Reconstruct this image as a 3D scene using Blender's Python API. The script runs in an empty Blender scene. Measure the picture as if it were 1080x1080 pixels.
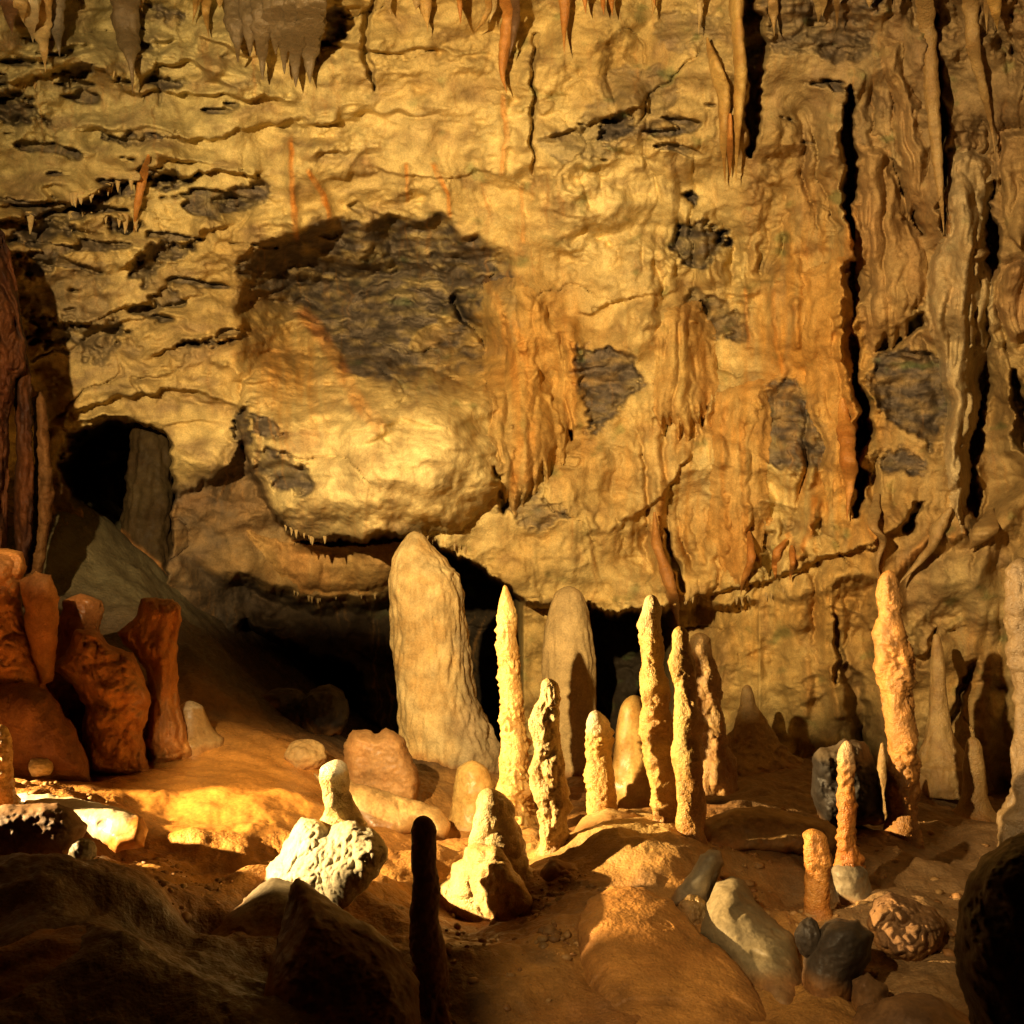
import bpy, bmesh, math, random
import numpy as np

# ------------------------------------------------------------------ basics
CZ, F, C0 = 2.4, 1158.0, 540.0          # eye height, focal length in px of a 1080 frame, centre
col = bpy.context.scene.collection
sc = bpy.context.scene
A = np.asarray

def P(px, py, d):
    px, py, d = np.broadcast_arrays(A(px, float), A(py, float), A(d, float))
    return np.stack([(px - C0) / F * d, d, CZ - (py - C0) / F * d], -1)

def sstep(a, b, x):
    t = np.clip((A(x, float) - a) / (b - a), 0, 1)
    return t * t * (3 - 2 * t)

def mix(a, b, t):
    t = A(t)[..., None]
    return A(a) * (1 - t) + A(b) * t

# ------------------------------------------------------------------ noise
_rs = np.random.RandomState(7)
_perm = np.concatenate([_rs.permutation(256)] * 2).astype(np.int32)
_g = _rs.normal(size=(256, 3)); _g /= np.linalg.norm(_g, axis=1)[:, None]
_g = _g.astype(np.float32)

def noise(x, y, z=0.0):
    x, y, z = np.broadcast_arrays(A(x, np.float32), A(y, np.float32), A(z, np.float32))
    xi, yi, zi = np.floor(x).astype(np.int32), np.floor(y).astype(np.int32), np.floor(z).astype(np.int32)
    xf, yf, zf = x - xi, y - yi, z - zi
    u, v, w = [t * t * t * (t * (t * 6 - 15) + 10) for t in (xf, yf, zf)]
    out = 0.0
    for i in (0, 1):
        wx = u if i else 1 - u
        hx = _perm[(xi + i) & 255]
        for j in (0, 1):
            wy = v if j else 1 - v
            hy = _perm[hx + ((yi + j) & 255)]
            for k in (0, 1):
                wz = w if k else 1 - w
                g = _g[_perm[hy + ((zi + k) & 255)]]
                out = out + wx * wy * wz * (g[..., 0] * (xf - i) + g[..., 1] * (yf - j) + g[..., 2] * (zf - k))
    return out * 1.5

def fbm(x, y, z=0.0, o=4, gain=0.5):
    s, a = 0.0, 1.0
    f = 1.0
    for i in range(o):
        s = s + a * noise(A(x) * f, A(y) * f, A(z) * f + 13.7 * i)
        a *= gain; f *= 2.03
    return s

def ridged(x, y, z=0.0, o=3):
    s, a, f = 0.0, 1.0, 1.0
    for i in range(o):
        s = s + a * (1 - 2 * np.abs(noise(A(x) * f, A(y) * f, A(z) * f + 5.1 * i)))
        a *= .5; f *= 2.1
    return s / 1.75

# ------------------------------------------------------------------ materials
def material(name, rough=.6, spec=.4, bump=.5, bscale=26.0, fine=.25, var=.35, sss=0.0):
    m = bpy.data.materials.new(name); m.use_nodes = True
    n, l = m.node_tree.nodes, m.node_tree.links
    b = n['Principled BSDF']
    at = n.new('ShaderNodeAttribute'); at.attribute_name = 'tint'
    tc = n.new('ShaderNodeTexCoord')
    n1 = n.new('ShaderNodeTexNoise'); n1.inputs['Scale'].default_value = bscale * .35
    n1.inputs['Detail'].default_value = 8; n1.inputs['Roughness'].default_value = .62
    n2 = n.new('ShaderNodeTexNoise'); n2.inputs['Scale'].default_value = bscale
    n2.inputs['Detail'].default_value = 7; n2.inputs['Roughness'].default_value = .6
    n3 = n.new('ShaderNodeTexVoronoi'); n3.inputs['Scale'].default_value = bscale * 2.6
    for t in (n1, n2, n3): l.new(tc.outputs['Object'], t.inputs['Vector'])
    mr = n.new('ShaderNodeMapRange'); mr.inputs['From Min'].default_value = .3; mr.inputs['From Max'].default_value = .7
    mr.inputs['To Min'].default_value = 1 - var; mr.inputs['To Max'].default_value = 1 + var * .6
    l.new(n1.outputs['Fac'], mr.inputs['Value'])
    n4 = n.new('ShaderNodeTexNoise'); n4.inputs['Scale'].default_value = bscale * 4; n4.inputs['Detail'].default_value = 5; n4.inputs['Roughness'].default_value = .7
    l.new(tc.outputs['Object'], n4.inputs['Vector'])
    m4 = n.new('ShaderNodeMapRange'); m4.inputs['From Min'].default_value = .3; m4.inputs['From Max'].default_value = .7
    m4.inputs['To Min'].default_value = .72; m4.inputs['To Max'].default_value = 1.22
    l.new(n4.outputs['Fac'], m4.inputs['Value'])
    mm = n.new('ShaderNodeMath'); mm.operation = 'MULTIPLY'; l.new(mr.outputs['Result'], mm.inputs[0]); l.new(m4.outputs['Result'], mm.inputs[1])
    mu = n.new('ShaderNodeVectorMath'); mu.operation = 'SCALE'
    l.new(at.outputs['Color'], mu.inputs[0]); l.new(mm.outputs['Value'], mu.inputs['Scale'])
    l.new(mu.outputs['Vector'], b.inputs['Base Color'])
    rr = n.new('ShaderNodeMapRange'); rr.inputs['From Min'].default_value = .35; rr.inputs['From Max'].default_value = .65
    rr.inputs['To Min'].default_value = max(.12, rough - .18); rr.inputs['To Max'].default_value = min(1, rough + .18)
    l.new(n2.outputs['Fac'], rr.inputs['Value']); l.new(rr.outputs['Result'], b.inputs['Roughness'])
    b.inputs['Specular IOR Level'].default_value = spec
    if sss:
        b.inputs['Subsurface Weight'].default_value = sss
        b.inputs['Subsurface Radius'].default_value = (.05, .022, .008)
        b.inputs['Subsurface Scale'].default_value = 1.0
    ad = n.new('ShaderNodeMath'); ad.operation = 'MULTIPLY_ADD'; ad.inputs[1].default_value = fine
    l.new(n3.outputs['Distance'], ad.inputs[0]); l.new(n2.outputs['Fac'], ad.inputs[2])
    bp = n.new('ShaderNodeBump'); bp.inputs['Strength'].default_value = bump; bp.inputs['Distance'].default_value = .03
    l.new(ad.outputs['Value'], bp.inputs['Height']); l.new(bp.outputs['Normal'], b.inputs['Normal'])
    return m

M = {
    'wall':   material('limestone_wall', .74, .14, .5, 15.0, .12, .36),
    'calc':   material('calcite', .42, .42, .55, 40.0, .25, .3, .04),
    'smooth': material('flowstone', .42, .42, .30, 12.0, .06, .28),
    'mud':    material('clay_floor', .55, .30, .6, 22.0, .2, .36),
    'rock':   material('rough_rock', .60, .30, .42, 10.0, .14, .40),
    'wet':    material('wet_flowstone', .26, .55, .30, 10.0, .05, .3),
    'pop':    material('coral_calcite', .72, .2, .45, 24.0, .2, .3),
}

# ------------------------------------------------------------------ mesh helpers
def raw_mesh(name, V, Q, tint, tris=None):
    me = bpy.data.meshes.new(name)
    V = A(V, np.float32).reshape(-1, 3); Q = A(Q, np.int32).reshape(-1, 4)
    nt = 0 if tris is None else len(tris)
    me.vertices.add(len(V)); me.vertices.foreach_set('co', V.ravel())
    loops = Q.ravel(); starts = np.arange(len(Q)) * 4
    if nt:
        T = A(tris, np.int32).reshape(-1, 3)
        starts = np.concatenate([starts, len(loops) + np.arange(nt) * 3]); loops = np.concatenate([loops, T.ravel()])
    me.loops.add(len(loops)); me.loops.foreach_set('vertex_index', loops)
    me.polygons.add(len(starts)); me.polygons.foreach_set('loop_start', starts.astype(np.int32))
    me.update(calc_edges=True); me.validate()
    at = me.attributes.new('tint', 'FLOAT_COLOR', 'POINT')
    c = np.ones((len(V), 4), np.float32); c[:, :3] = np.clip(A(tint), .004, .95)
    at.data.foreach_set('color', c.ravel())
    me.polygons.foreach_set('use_smooth', np.ones(len(me.polygons), bool))
    return me

def link(name, me, mat, loc=(0, 0, 0), parent=None):
    o = bpy.data.objects.new(name, me); col.objects.link(o)
    if me is not None: me.materials.append(M[mat])
    o.location = loc
    if parent is not None: o.parent = parent
    return o

def tag(o, label, cat, group=None):
    o['label'] = label; o['category'] = cat
    if group: o['group'] = group
    return o

def empty(name, loc, label, cat, group=None):
    o = bpy.data.objects.new(name, None); col.objects.link(o); o.location = loc
    return tag(o, label, cat, group)

def grid_quads(nr, nc):
    i = np.arange(nr * nc).reshape(nr, nc)
    return np.stack([i[:-1, :-1], i[1:, :-1], i[1:, 1:], i[:-1, 1:]], -1).reshape(-1, 4)

# ------------------------------------------------------------------ colours (albedo)
PAL = {
    'mud': ((.40, .19, .05), (.24, .11, .035)),
    'cream': ((.66, .50, .22), (.50, .32, .11)),
    'pale':  ((.70, .60, .36), (.52, .40, .20)),
    'gold':  ((.62, .42, .13), (.44, .24, .06)),
    'orange': ((.58, .27, .06), (.42, .16, .03)),
    'red':   ((.42, .18, .055), (.27, .10, .028)),
    'brown': ((.22, .12, .05), (.14, .075, .035)),
    'tan':   ((.46, .31, .12), (.34, .20, .07)),
    'grey':  ((.30, .25, .16), (.20, .16, .10)),
    'dark':  ((.07, .052, .036), (.035, .027, .02)),
    'white': ((.70, .64, .46), (.50, .42, .25)),
}
def paint(V, pal, sc_=2.2, seed=0.0):
    a, b = PAL[pal]
    n = fbm(V[:, 0] * sc_ + seed, V[:, 1] * sc_, V[:, 2] * sc_, 4)
    n2 = fbm(V[:, 0] * sc_ * 5, V[:, 1] * sc_ * 5 + seed, V[:, 2] * sc_ * 2, 3)
    return mix(a, b, np.clip(.5 + .7 * n + .35 * n2, 0, 1))

# ------------------------------------------------------------------ the cave wall
def _box(px, py, pts, m):
    pts = A(pts, float)
    return np.nonzero((px > pts[:, 0].min() - m) & (px < pts[:, 0].max() + m) & (py > pts[:, 1].min() - m) & (py < pts[:, 1].max() + m))[0]

def poly_sd(px, py, pts, m=40):
    """signed distance (px) to a polygon, positive inside"""
    out = np.full(px.shape, -float(m), np.float32)
    ii = _box(px, py, pts, m)
    if len(ii) == 0: return out
    x, y = px[ii], py[ii]; pts = A(pts, float); n = len(pts)
    d2 = np.full(x.shape, 1e12); ins = np.zeros(x.shape, bool)
    for k in range(n):
        ax, ay = pts[k]; bx, by = pts[(k + 1) % n]
        ex, ey = bx - ax, by - ay
        t = np.clip(((x - ax) * ex + (y - ay) * ey) / (ex * ex + ey * ey + 1e-9), 0, 1)
        d2 = np.minimum(d2, (x - ax - t * ex) ** 2 + (y - ay - t * ey) ** 2)
        c = (ay > y) != (by > y)
        ins ^= c & (x < ex * (y - ay) / (ey if abs(ey) > 1e-9 else 1e-9) + ax)
    d = np.sqrt(d2)
    out[ii] = np.maximum(np.where(ins, d, -d), -m)
    return out

def line_d(px, py, pts, m=60):
    """distance to a polyline, its parameter 0..1, signed side (+ right of a line drawn downwards)"""
    d = np.full(px.shape, 1e3, np.float32); tt = np.zeros(px.shape, np.float32); sd = np.zeros(px.shape, np.float32)
    ii = _box(px, py, [p[:2] for p in pts], m)
    if len(ii) == 0: return d, tt, sd
    x, y = px[ii], py[ii]; pts = A([p[:2] for p in pts], float)
    L = np.hypot(*(pts[1:] - pts[:-1]).T); T = L.sum(); acc = 0
    bd = np.full(x.shape, 1e9); bt = np.zeros(x.shape); bs = np.zeros(x.shape)
    for k in range(len(pts) - 1):
        ax, ay = pts[k]; ex, ey = pts[k + 1] - pts[k]
        t = np.clip(((x - ax) * ex + (y - ay) * ey) / (ex * ex + ey * ey + 1e-9), 0, 1)
        dd = np.hypot(x - ax - t * ex, y - ay - t * ey)
        s = (x - ax) * ey - (y - ay) * ex
        w = dd < bd
        bd = np.where(w, dd, bd); bt = np.where(w, (acc + t * L[k]) / T, bt); bs = np.where(w, np.sign(s), bs)
        acc += L[k]
    d[ii] = bd; tt[ii] = bt; sd[ii] = bs
    return d, tt, sd

def blob2(px, py, cx, cy, rx, ry, ang=0.0):
    c, s = math.cos(ang), math.sin(ang)
    x, y = px - cx, py - cy
    u, v = (x * c + y * s) / rx, (-x * s + y * c) / ry
    return np.exp(-(u * u + v * v))

# dark exposed-rock recesses: polygon, depth (m), greyness, edge softness px
RECESS = [
    ([(95,205),(115,195),(140,188),(146,203),(120,211),(60,224),(58,212)], .30, .9, 9),
    ([(150,186),(185,177),(215,180),(205,196),(165,197)], .30, .9, 8),
    ([(225,214),(250,195),(270,180),(288,190),(285,211),(262,225),(230,221)], .28, .75, 8),
    ([(0,98),(40,96),(46,118),(60,131),(20,129),(-30,120)], .40, .9, 9),
    ([(106,133),(135,134),(178,146),(140,147),(112,144)], .25, .9, 6),
    ([(20,236),(60,229),(84,243),(52,256),(6,260)], .3, .85, 8),
    ([(108,232),(140,229),(152,240),(115,244)], .3, .9, 6),
    ([(138,282),(165,258),(200,249),(202,262),(172,280),(160,302),(140,296)], .32, .85, 8),
    ([(18,270),(60,269),(66,283),(24,287)], .28, .9, 6),
    ([(78,362),(110,333),(127,339),(126,370),(110,382),(84,377)], .20, .75, 8),
    ([(32,335),(85,329),(81,351),(60,364),(32,362)], .22, .75, 9),
    ([(183,365),(220,355),(238,360),(200,371)], .3, .9, 6),
    ([(148,80),(190,83),(206,95),(165,97)], .22, .8, 6),
    ([(58,82),(85,69),(103,74),(92,90),(70,96)], .28, .85, 6),
    ([(336,8),(360,5),(368,45),(340,48)], .22, .8, 8),
    ([(150,5),(190,10),(200,22),(165,20)], .2, .8, 8),
    ([(605,363),(640,360),(668,371),(679,405),(660,424),(640,451),(618,449),(612,410)], .16, .85, 7),
    ([(713,236),(745,227),(770,244),(766,266),(740,286),(712,276)], .22, .8, 7),
    ([(752,240),(768,243),(768,262),(756,262)], .35, 1., 6),
    ([(632,125),(655,118),(672,130),(668,146),(645,150),(632,142)], .38, 1., 8),
    ([(720,197),(734,195),(734,208),(722,208)], .3, 1., 5),
    ([(798,412),(838,398),(862,430),(882,470),(876,502),(830,496),(804,482),(797,442)], .14, .75, 9),
    ([(922,382),(960,364),(1002,380),(1002,440),(980,472),(940,442),(920,422)], .16, .8, 9),
    ([(720,300),(760,318),(787,350),(782,366),(742,356),(718,340)], .20, .6, 10),
    ([(918,478),(970,484),(980,497),(938,502)], .12, .8, 6),
    ([(806,-20),(930,-20),(918,58),(880,62),(830,50),(802,62)], .20, .55, 16),
    ([(20,290),(110,280),(120,330),(60,350),(15,330)], .12, .55, 18),
    ([(545,522),(590,522),(598,545),(570,556),(530,545)], .12, .6, 8),
    ([(640,70),(700,60),(720,110),(690,150),(640,160),(590,175),(570,150),(610,130)], .10, .45, 22),
    ([(270,480),(300,478),(328,500),(320,520),(290,515),(272,500)], .22, .75, 8),
    ([(247,430),(262,425),(268,470),(256,480),(246,455)], .3, .9, 6),
    ([(265,440),(300,440),(305,462),(275,470)], .26, .85, 8),
    ([(720,330),(750,300),(757,380),(750,430),(735,440)], .06, .3, 10),
    ([(690,10),(760,20),(750,60),(700,50)], .1, .4, 14),
]
# slots and cracks: polyline (px, py), half width px, depth m, step ridge on the lit side m
SLOTS = [
    ([(893,90),(896,180),(902,258),(899,330),(900,382),(911,430),(903,480),(906,547)], 9, .85, .34),
    ([(902,400),(912,430),(905,470)], 14, .6, .1),
    ([(791,-30),(793,80),(794,162)], 13, .60, .20),
    ([(1046,190),(1041,280),(1034,380),(1028,470),(1022,540)], 11, .8, .25),
    ([(930,168),(945,205),(972,242)], 15, .42, .16),
    ([(984,15),(990,120),(997,245)], 8, .40, .22),
    ([(977,330),(955,350),(925,376)], 10, .55, .0),
    ([(797,545),(806,570),(808,604)], 9, .45, .1),
    ([(570,385),(585,420),(600,462)], 8, .50, .24),
    ([(478,312),(505,350),(530,395)], 7, .30, .16),
    ([(519,490),(533,510),(532,545)], 5, .28, .1),
    ([(700,560),(710,590),(716,625)], 5, .35, .2),
    ([(735,320),(741,380),(742,450)], 5, .3, .12),
    ([(870,545),(862,560)], 9, .3, .0),
    ([(1072,395),(1078,440),(1085,480)], 12, .8, .1),
    ([(950,560),(978,530)], 10, .40, .0),
    ([(945,690),(975,700),(990,660)], 6, .3, .0),
    ([(1000,760),(1015,735),(1030,690)], 8, .4, .0),
    ([(880,650),(890,690),(885,720)], 6, .25, .1),
    ([(330,590),(350,570)], 8, .30, .0),
    ([(895,700),(905,740),(908,790)], 12, .4, .1),
    ([(560,40),(566,110),(560,185)], 4, .16, .10),
    ([(388,0),(392,90)], 5, .2, .08),
    ([(795,470),(797,560)], 4, .2, .12),
]
RIBS = [   # raised drip ribs: polyline, half width px, height m, orange 0..1
    ([(305,320),(330,340),(355,380),(375,420),(408,462)], 15, .22, .55),
    ([(510,290),(530,330),(545,400),(548,470),(540,540)], 9, .22, .8),
    ([(540,330),(558,390),(562,470),(556,520)], 8, .22, .7),
    ([(598,330),(604,400),(602,455)], 10, .2, .3),
    ([(530,95),(534,140),(528,188)], 5, .12, .8),
    ([(306,140),(308,200),(313,258)], 6, .12, .95),
    ([(323,176),(340,205),(350,234)], 6, .10, .9),
    ([(428,170),(430,215)], 4, .06, .8), ([(455,170),(472,205),(474,232)], 5, .06, .9),
    ([(550,190),(552,260)], 4, .05, .7),
    ([(900,200),(895,300),(893,380),(903,440),(890,530)], 11, .22, .5),
    ([(765,420),(763,500),(768,560)], 6, .10, .8), ([(782,430),(786,520),(790,600)], 6, .12, .9),
    ([(700,520),(688,560),(700,610),(716,660)], 7, .16, .5),
    ([(815,300),(818,360),(828,400)], 5, .10, .5), ([(838,310),(842,370)], 4, .10, .5),
    ([(786,300),(790,370)], 4, .10, .5), ([(860,520),(855,560),(835,600)], 6, .14, .7),
    ([(925,530),(918,560),(932,580),(925,615)], 7, .14, .5),
    ([(830,560),(845,590)], 6, .14, .5), ([(1000,200),(1000,260)], 10, .2, .2),
    ([(985,560),(970,580),(935,615)], 8, .2, .3), ([(1020,560),(1000,570)], 8, .2, .3),
    ([(850,690),(855,720),(848,760)], 5, .10, .3), ([(875,700),(885,760)], 6, .12, .3),
    ([(975,360),(995,330),(1012,300)], 12, .2, .2),
]
LEDGE_LINES = [   # lips of the bedding: (points left to right), how far the bed above stands out (m)
    ([(-40,92),(30,84),(75,70),(115,80),(150,98),(230,96),(330,108)], .30), ([(60,140),(105,132),(170,146),(260,138),(330,120)], .22), ([(-40,232),(40,226),(100,202),(150,186),(215,176),(300,182)], .38),
    ([(120,292),(150,268),(200,247),(250,240)], .30), ([(60,345),(105,328),(160,318),(235,312)], .24), ([(150,380),(190,362),(262,352)], .26), ([(60,442),(120,420),(200,408),(255,420)], .26),
    ([(330,190),(400,178),(470,186),(540,170)], .14), ([(570,150),(620,128),(690,108)], .20), ([(600,330),(660,320),(720,300)], .16), ([(640,560),(700,520),(740,470)], .2), ([(700,640),(800,612),(900,575),(990,530)], .3)]
ALC = [(243,268),(285,250),(330,238),(420,226),(470,232),(505,250),(530,280),(548,320),(562,380),(560,430),(520,470),(430,500),(330,470),(268,470),(250,380),(255,310)]
ALC_DARK = [(245,270),(300,247),(350,238),(420,229),(470,234),(507,257),(528,285),(522,312),(517,330),(502,347),(470,330),(440,345),(430,395),(380,400),(335,352),(300,312),(270,297),(246,283)]
LIP = [(-600,470),(60,500),(180,520),(225,500),(256,470),(268,500),(290,540),(305,558),(332,572),(380,566),(430,564),(455,566),(490,582),(525,610),(555,627),(600,633),(650,642),(690,642),(740,633),(800,634),(860,618),(920,600),(960,582),(1000,562),(1040,560),(1700,560)]

def wall(px, py, full=True):
    px = A(px, np.float32).ravel(); py = A(py, np.float32).ravel()
    wx = px + 9 * fbm(px / 50, py / 50, 3.3, 3) + 3.0 * fbm(px / 13, py / 13, 5.3, 3); wy = py + 9 * fbm(px / 50, py / 50, 9.1, 3) + 3.0 * fbm(px / 13, py / 13, 7.1, 3)
    D = 11.9 + .55 * fbm(px / 240, py / 240, 1.0, 3)
    # the room closes in at both sides, the vault leans over at the top
    D -= 1.5 * sstep(720, 1150, px) + 1.0 * sstep(220, -100, px) + 1.1 * sstep(1150, 1600, px)
    D -= 1.7 * sstep(330, -120, py) + 2.2 * sstep(-80, -450, py)
    # bulging belly under the alcove, its deep scooped ceiling
    sb = poly_sd(wx, wy, [(258,400),(300,372),(420,380),(520,410),(548,470),(526,528),(474,560),(430,568),(380,570),(330,577),(303,564),(286,542),(264,500),(250,450)], 120)
    D -= .95 * np.sqrt(np.clip(1 - (1 - np.clip(sb / 85, 0, 1)) ** 2, 0, 1)) + .5 * blob2(px, py, 410, 490, 150, 85) + .35 * blob2(px, py, 600, 520, 160, 90)
    sa = poly_sd(wx, wy, ALC, 90)
    alc = (.42 * sstep(345, 275, py + .25 * (px - 400)) * sstep(0, 7, sa) * np.clip(.7 + 1.2 * noise(px / 40, py / 40, 61.0), 0, 1) + (1.2 + .9 * sstep(480, 290, px)) * sstep(-8, 70, sa)) * sstep(470, 300, py)
    D += .95 * alc
    calm = np.clip(.38 + 1.7 * fbm(px / 95, py / 70, 71.0, 3), .05, 1.15)          # smooth sinter next to rough rock
    calm = calm * (1 - .75 * sstep(0, 45, sb))
    # bedding ledges, stronger on the left
    left = sstep(640, 420, px) * sstep(560, 430, py)
    v = py / 70 + 1.3 * fbm(px / 190, py / 100, 4.4, 4) - px / 700
    s = v - np.floor(v)
    led = np.where(s < .86, s / .86, (1 - s) / .14)
    ledm = np.clip(.25 + 1.1 * fbm(px / 120, py / 60, 7.7, 2), 0, 1)
    D -= led * ledm * (.06 + .36 * left) * (.25 + .75 * np.clip(calm + .3, 0, 1))
    for pts, hh in LEDGE_LINES:
        d, t, sd = line_d(wx, wy, pts, 90)
        up = (sd > 0)
        D -= hh * np.where(up, np.exp(-d / 34), sstep(4, 0, d)) * sstep(0, .15, t) * sstep(1, .85, t)
    # rock texture: strata waves in the alcove, vertical flutes on the right
    D += .10 * ridged(wx / 60, wy / 17, 2.2, 3) * (sstep(-10, 20, sa) * 2.3 * sstep(500, 340, py) + .2 * left + .06)
    rt = sstep(500, 760, px)
    flute = 1.8 * np.abs(noise(wx / 30 + .7 * noise(px / 90, py / 90), py / 190, 6.2)) ** .6 - .7 + .35 * noise(wx / 60, py / 60, 9.9)
    fm = np.clip(.35 + 1.2 * fbm(px / 150, py / 110, 15.1, 2), 0, 1)
    D -= .34 * flute * rt * fm
    D -= .13 * (2 * np.abs(noise(wx / 13, py / 70, 8.2)) ** .7 - .7) * (rt * .6 + .12) * fm
    D += .34 * fbm(wx / 90, wy / 58, 3.0, 2) + calm * (.03 * ridged(wx / 26, wy / 16, 11.0, 2) + .085 * fbm(wx / 24, wy / 15, 14.0, 3) + .026 * fbm(px / 9, py / 5.5, 21.0, 3))
    D += .14 * calm * (2 * np.abs(noise(wx / 58 + .3 * py / 60, wy / 38, 12.0)) - .5)
    grey = np.zeros_like(px); orange = np.zeros_like(px); dark = np.zeros_like(px)
    sdk = poly_sd(wx, wy, ALC_DARK, 70) + 10 * fbm(px / 40, py / 22, 87.0, 3)
    grey = np.maximum(grey, .8 * sstep(-50, -34, sdk) * sstep(-6, 4, sa) * sstep(18, -14, wy - 285 - .78 * (wx - 245)) * sstep(440, 390, py) * np.clip(-.1 + 1.5 * ridged(wx / 60, wy / 17, 2.2, 3), 0, 1))
    grey = np.maximum(grey, sstep(-2, 3, sdk) * np.clip(.5 + .9 * ridged(wx / 60, wy / 17, 2.2, 3), .05, 1))
    for pts, dep, g, soft in RECESS:
        q = poly_sd(wx, wy, pts, 40) + 6 * fbm(px / 26, py / 18, 85.0, 2) + 5 * fbm(px / 9, py / 6, 83.0, 3)
        k = sstep(-2, soft, q)
        D += dep * k * (.8 + .5 * noise(px / 16, py / 10, 5.0)); grey = np.maximum(grey, g * sstep(-3, 4, q))
    # fractures
    cr = sstep(.93, .985, 1 - 2 * np.abs(noise(wx / 85, wy / 60, 101.0))) * np.clip(2.2 * noise(px / 110, py / 90, 102.0), 0, 1)
    D += .10 * cr; dark = np.maximum(dark, .35 * cr)
    # broken bedding recesses of the upper left
    reg = np.clip(blob2(px, py, 150, 215, 190, 60) + .9 * blob2(px, py, 110, 320, 150, 70) + .7 * blob2(px, py, 100, 90, 150, 60) + .5 * blob2(px, py, 650, 130, 90, 60) + .45 * blob2(px, py, 830, 90, 90, 100), 0, 1)
    rb = fbm(px / 80 + py / 260, py / 20 - px / 150, 91.0, 2) + .13 * fbm(px / 12, py / 8, 92.0, 2) + .55 * reg
    k = sstep(.64, .78, rb) * sstep(.15, .35, reg)
    D += .24 * k; grey = np.maximum(grey, .8 * k)
    D += .09 * grey * ridged(wx / 30, wy / 11, 17.0, 3)
    for pts, w, dep, rdg in SLOTS:
        d, t, sd = line_d(wx, wy, pts, 80)
        ww = w * np.sqrt(np.clip(1.02 - (2 * t - 1) ** 4, 0, 1)) * np.clip(.72 + .8 * noise(py / 24, px[0] * 0 + dep * 9 + w) + .3 * noise(py / 8, dep), .2, 1.4)
        D += dep * sstep(ww + 3, ww * .35, d)
        if rdg: D -= rdg * np.exp(-((d - w) / 20) ** 2) * (sd < 0) * (d > w * .5) * sstep(0, .12, t) * sstep(1, .88, t)
        dark = np.maximum(dark, .3 * sstep(ww, ww * .4, d))
    for pts, w, h, og in RIBS:
        d, t, sd = line_d(px + 2.5 * noise(px / 14, py / 14), py, pts, 50)
        D -= h * np.exp(-(d / w) ** 2) * sstep(0, .1, t) * sstep(1.0, .93, t)
        orange = np.maximum(orange, og * .85 * sstep(w * .75, w * .25, d) * np.clip(.75 + .6 * noise(px / 9, py / 30, 19.0), 0, 1) * sstep(0, .1, t) * sstep(1, .9, t))
    # undercut below the lip
    lx = A([p[0] for p in LIP], float); ly = A([p[1] for p in LIP], float)
    dl = wy + 3 * noise(px / 5, py / 40, 4.0) - np.interp(px, lx, ly)          # >0 below the lip
    und = sstep(0, 9, dl) * sstep(120, 268, px) + sstep(-30, 60, dl) * sstep(268, 120, px)
    und = np.where(px > 800, sstep(-4, 22, dl) * np.clip(.7 + 1.6 * noise(px / 50, 3.0), .15, 1), und)
    amt = np.interp(px, [-600, 40, 200, 262, 300, 420, 455, 480, 530, 552, 600, 622, 680, 715, 760, 800, 930, 1080, 1600], [.3, .3, .4, .7, .95, 1.2, 3.0, 5.0, 5.0, .9, .9, 4.5, 4.5, 1.6, .8, .5, .4, .35, .35])
    D += amt * und
    # second step down on the left of the tall column, then the black hollow
    L2 = np.interp(px, [150, 230, 300, 330, 380, 420, 480], [560, 600, 622, 636, 630, 626, 640])
    D += und * sstep(-6, 16, wy - L2 + 5 * noise(px / 20, 8.0)) * .8 * sstep(190, 280, px) * sstep(520, 430, px)
    hol = poly_sd(wx, wy, [(225,690),(260,660),(300,690),(340,695),(375,715),(390,760),(430,790),(300,790),(250,750)], 60)
    D += 2.2 * sstep(-8, 14, hol)
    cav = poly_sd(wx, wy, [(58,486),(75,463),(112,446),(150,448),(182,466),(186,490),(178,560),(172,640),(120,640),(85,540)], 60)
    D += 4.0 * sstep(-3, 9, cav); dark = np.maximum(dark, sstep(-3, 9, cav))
    rec2 = poly_sd(wx, wy, [(1032,200),(1046,240),(1042,300),(1052,370),(1085,480),(1090,510),(1020,572),(1012,540),(1024,420),(1026,300)], 60)
    D += .6 * sstep(-3, 26, rec2)
    if not full: return D
    # ---- albedo, with the belly's light and the hollows' shade painted in
    n1 = fbm(px / 170, py / 150, 31.0, 4); n2 = fbm(wx / 40, wy / 26, 33.0, 4); n3 = fbm(px / 9, py / 60, 35.0, 3)
    c = mix((.66, .51, .20), (.42, .28, .085), np.clip(.45 + .8 * n1 + .3 * n2, 0, 1))
    c = mix(c, (.50, .45, .20), .8 * sstep(500, 60, px) * sstep(330, 80, py))
    c = mix(c, (.74, .60, .27), .9 * np.clip(1.1 * blob2(px, py, 410, 500, 150, 75) + .7 * blob2(px, py, 640, 250, 90, 120) + .6 * blob2(px, py, 730, 500, 60, 70) + .5 * blob2(px, py, 450, 130, 120, 60), 0, 1))  # belly painted paler where it faces the lamp, plus other pale patches
    c = mix(c, (.30, .20, .085), np.clip(n2 * 1.1 - .12, 0, .65))
    c = mix(c, (.23, .15, .08), .6 * np.clip(fbm(px / 60, py / 20, 45.0, 4) * 1.6 - .1, 0, 1) * sstep(600, 300, px))
    c = mix(c, (.33, .20, .085), .55 * np.clip(fbm(px / 30, py / 110, 47.0, 4) * 1.6, 0, 1) * sstep(560, 800, px))
    c = mix(c, (.24, .16, .085), .62 * sstep(640, 880, px) * sstep(400, 100, py))
    c = mix(c, (.25, .155, .075), .5 * sstep(800, 1000, px))
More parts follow.
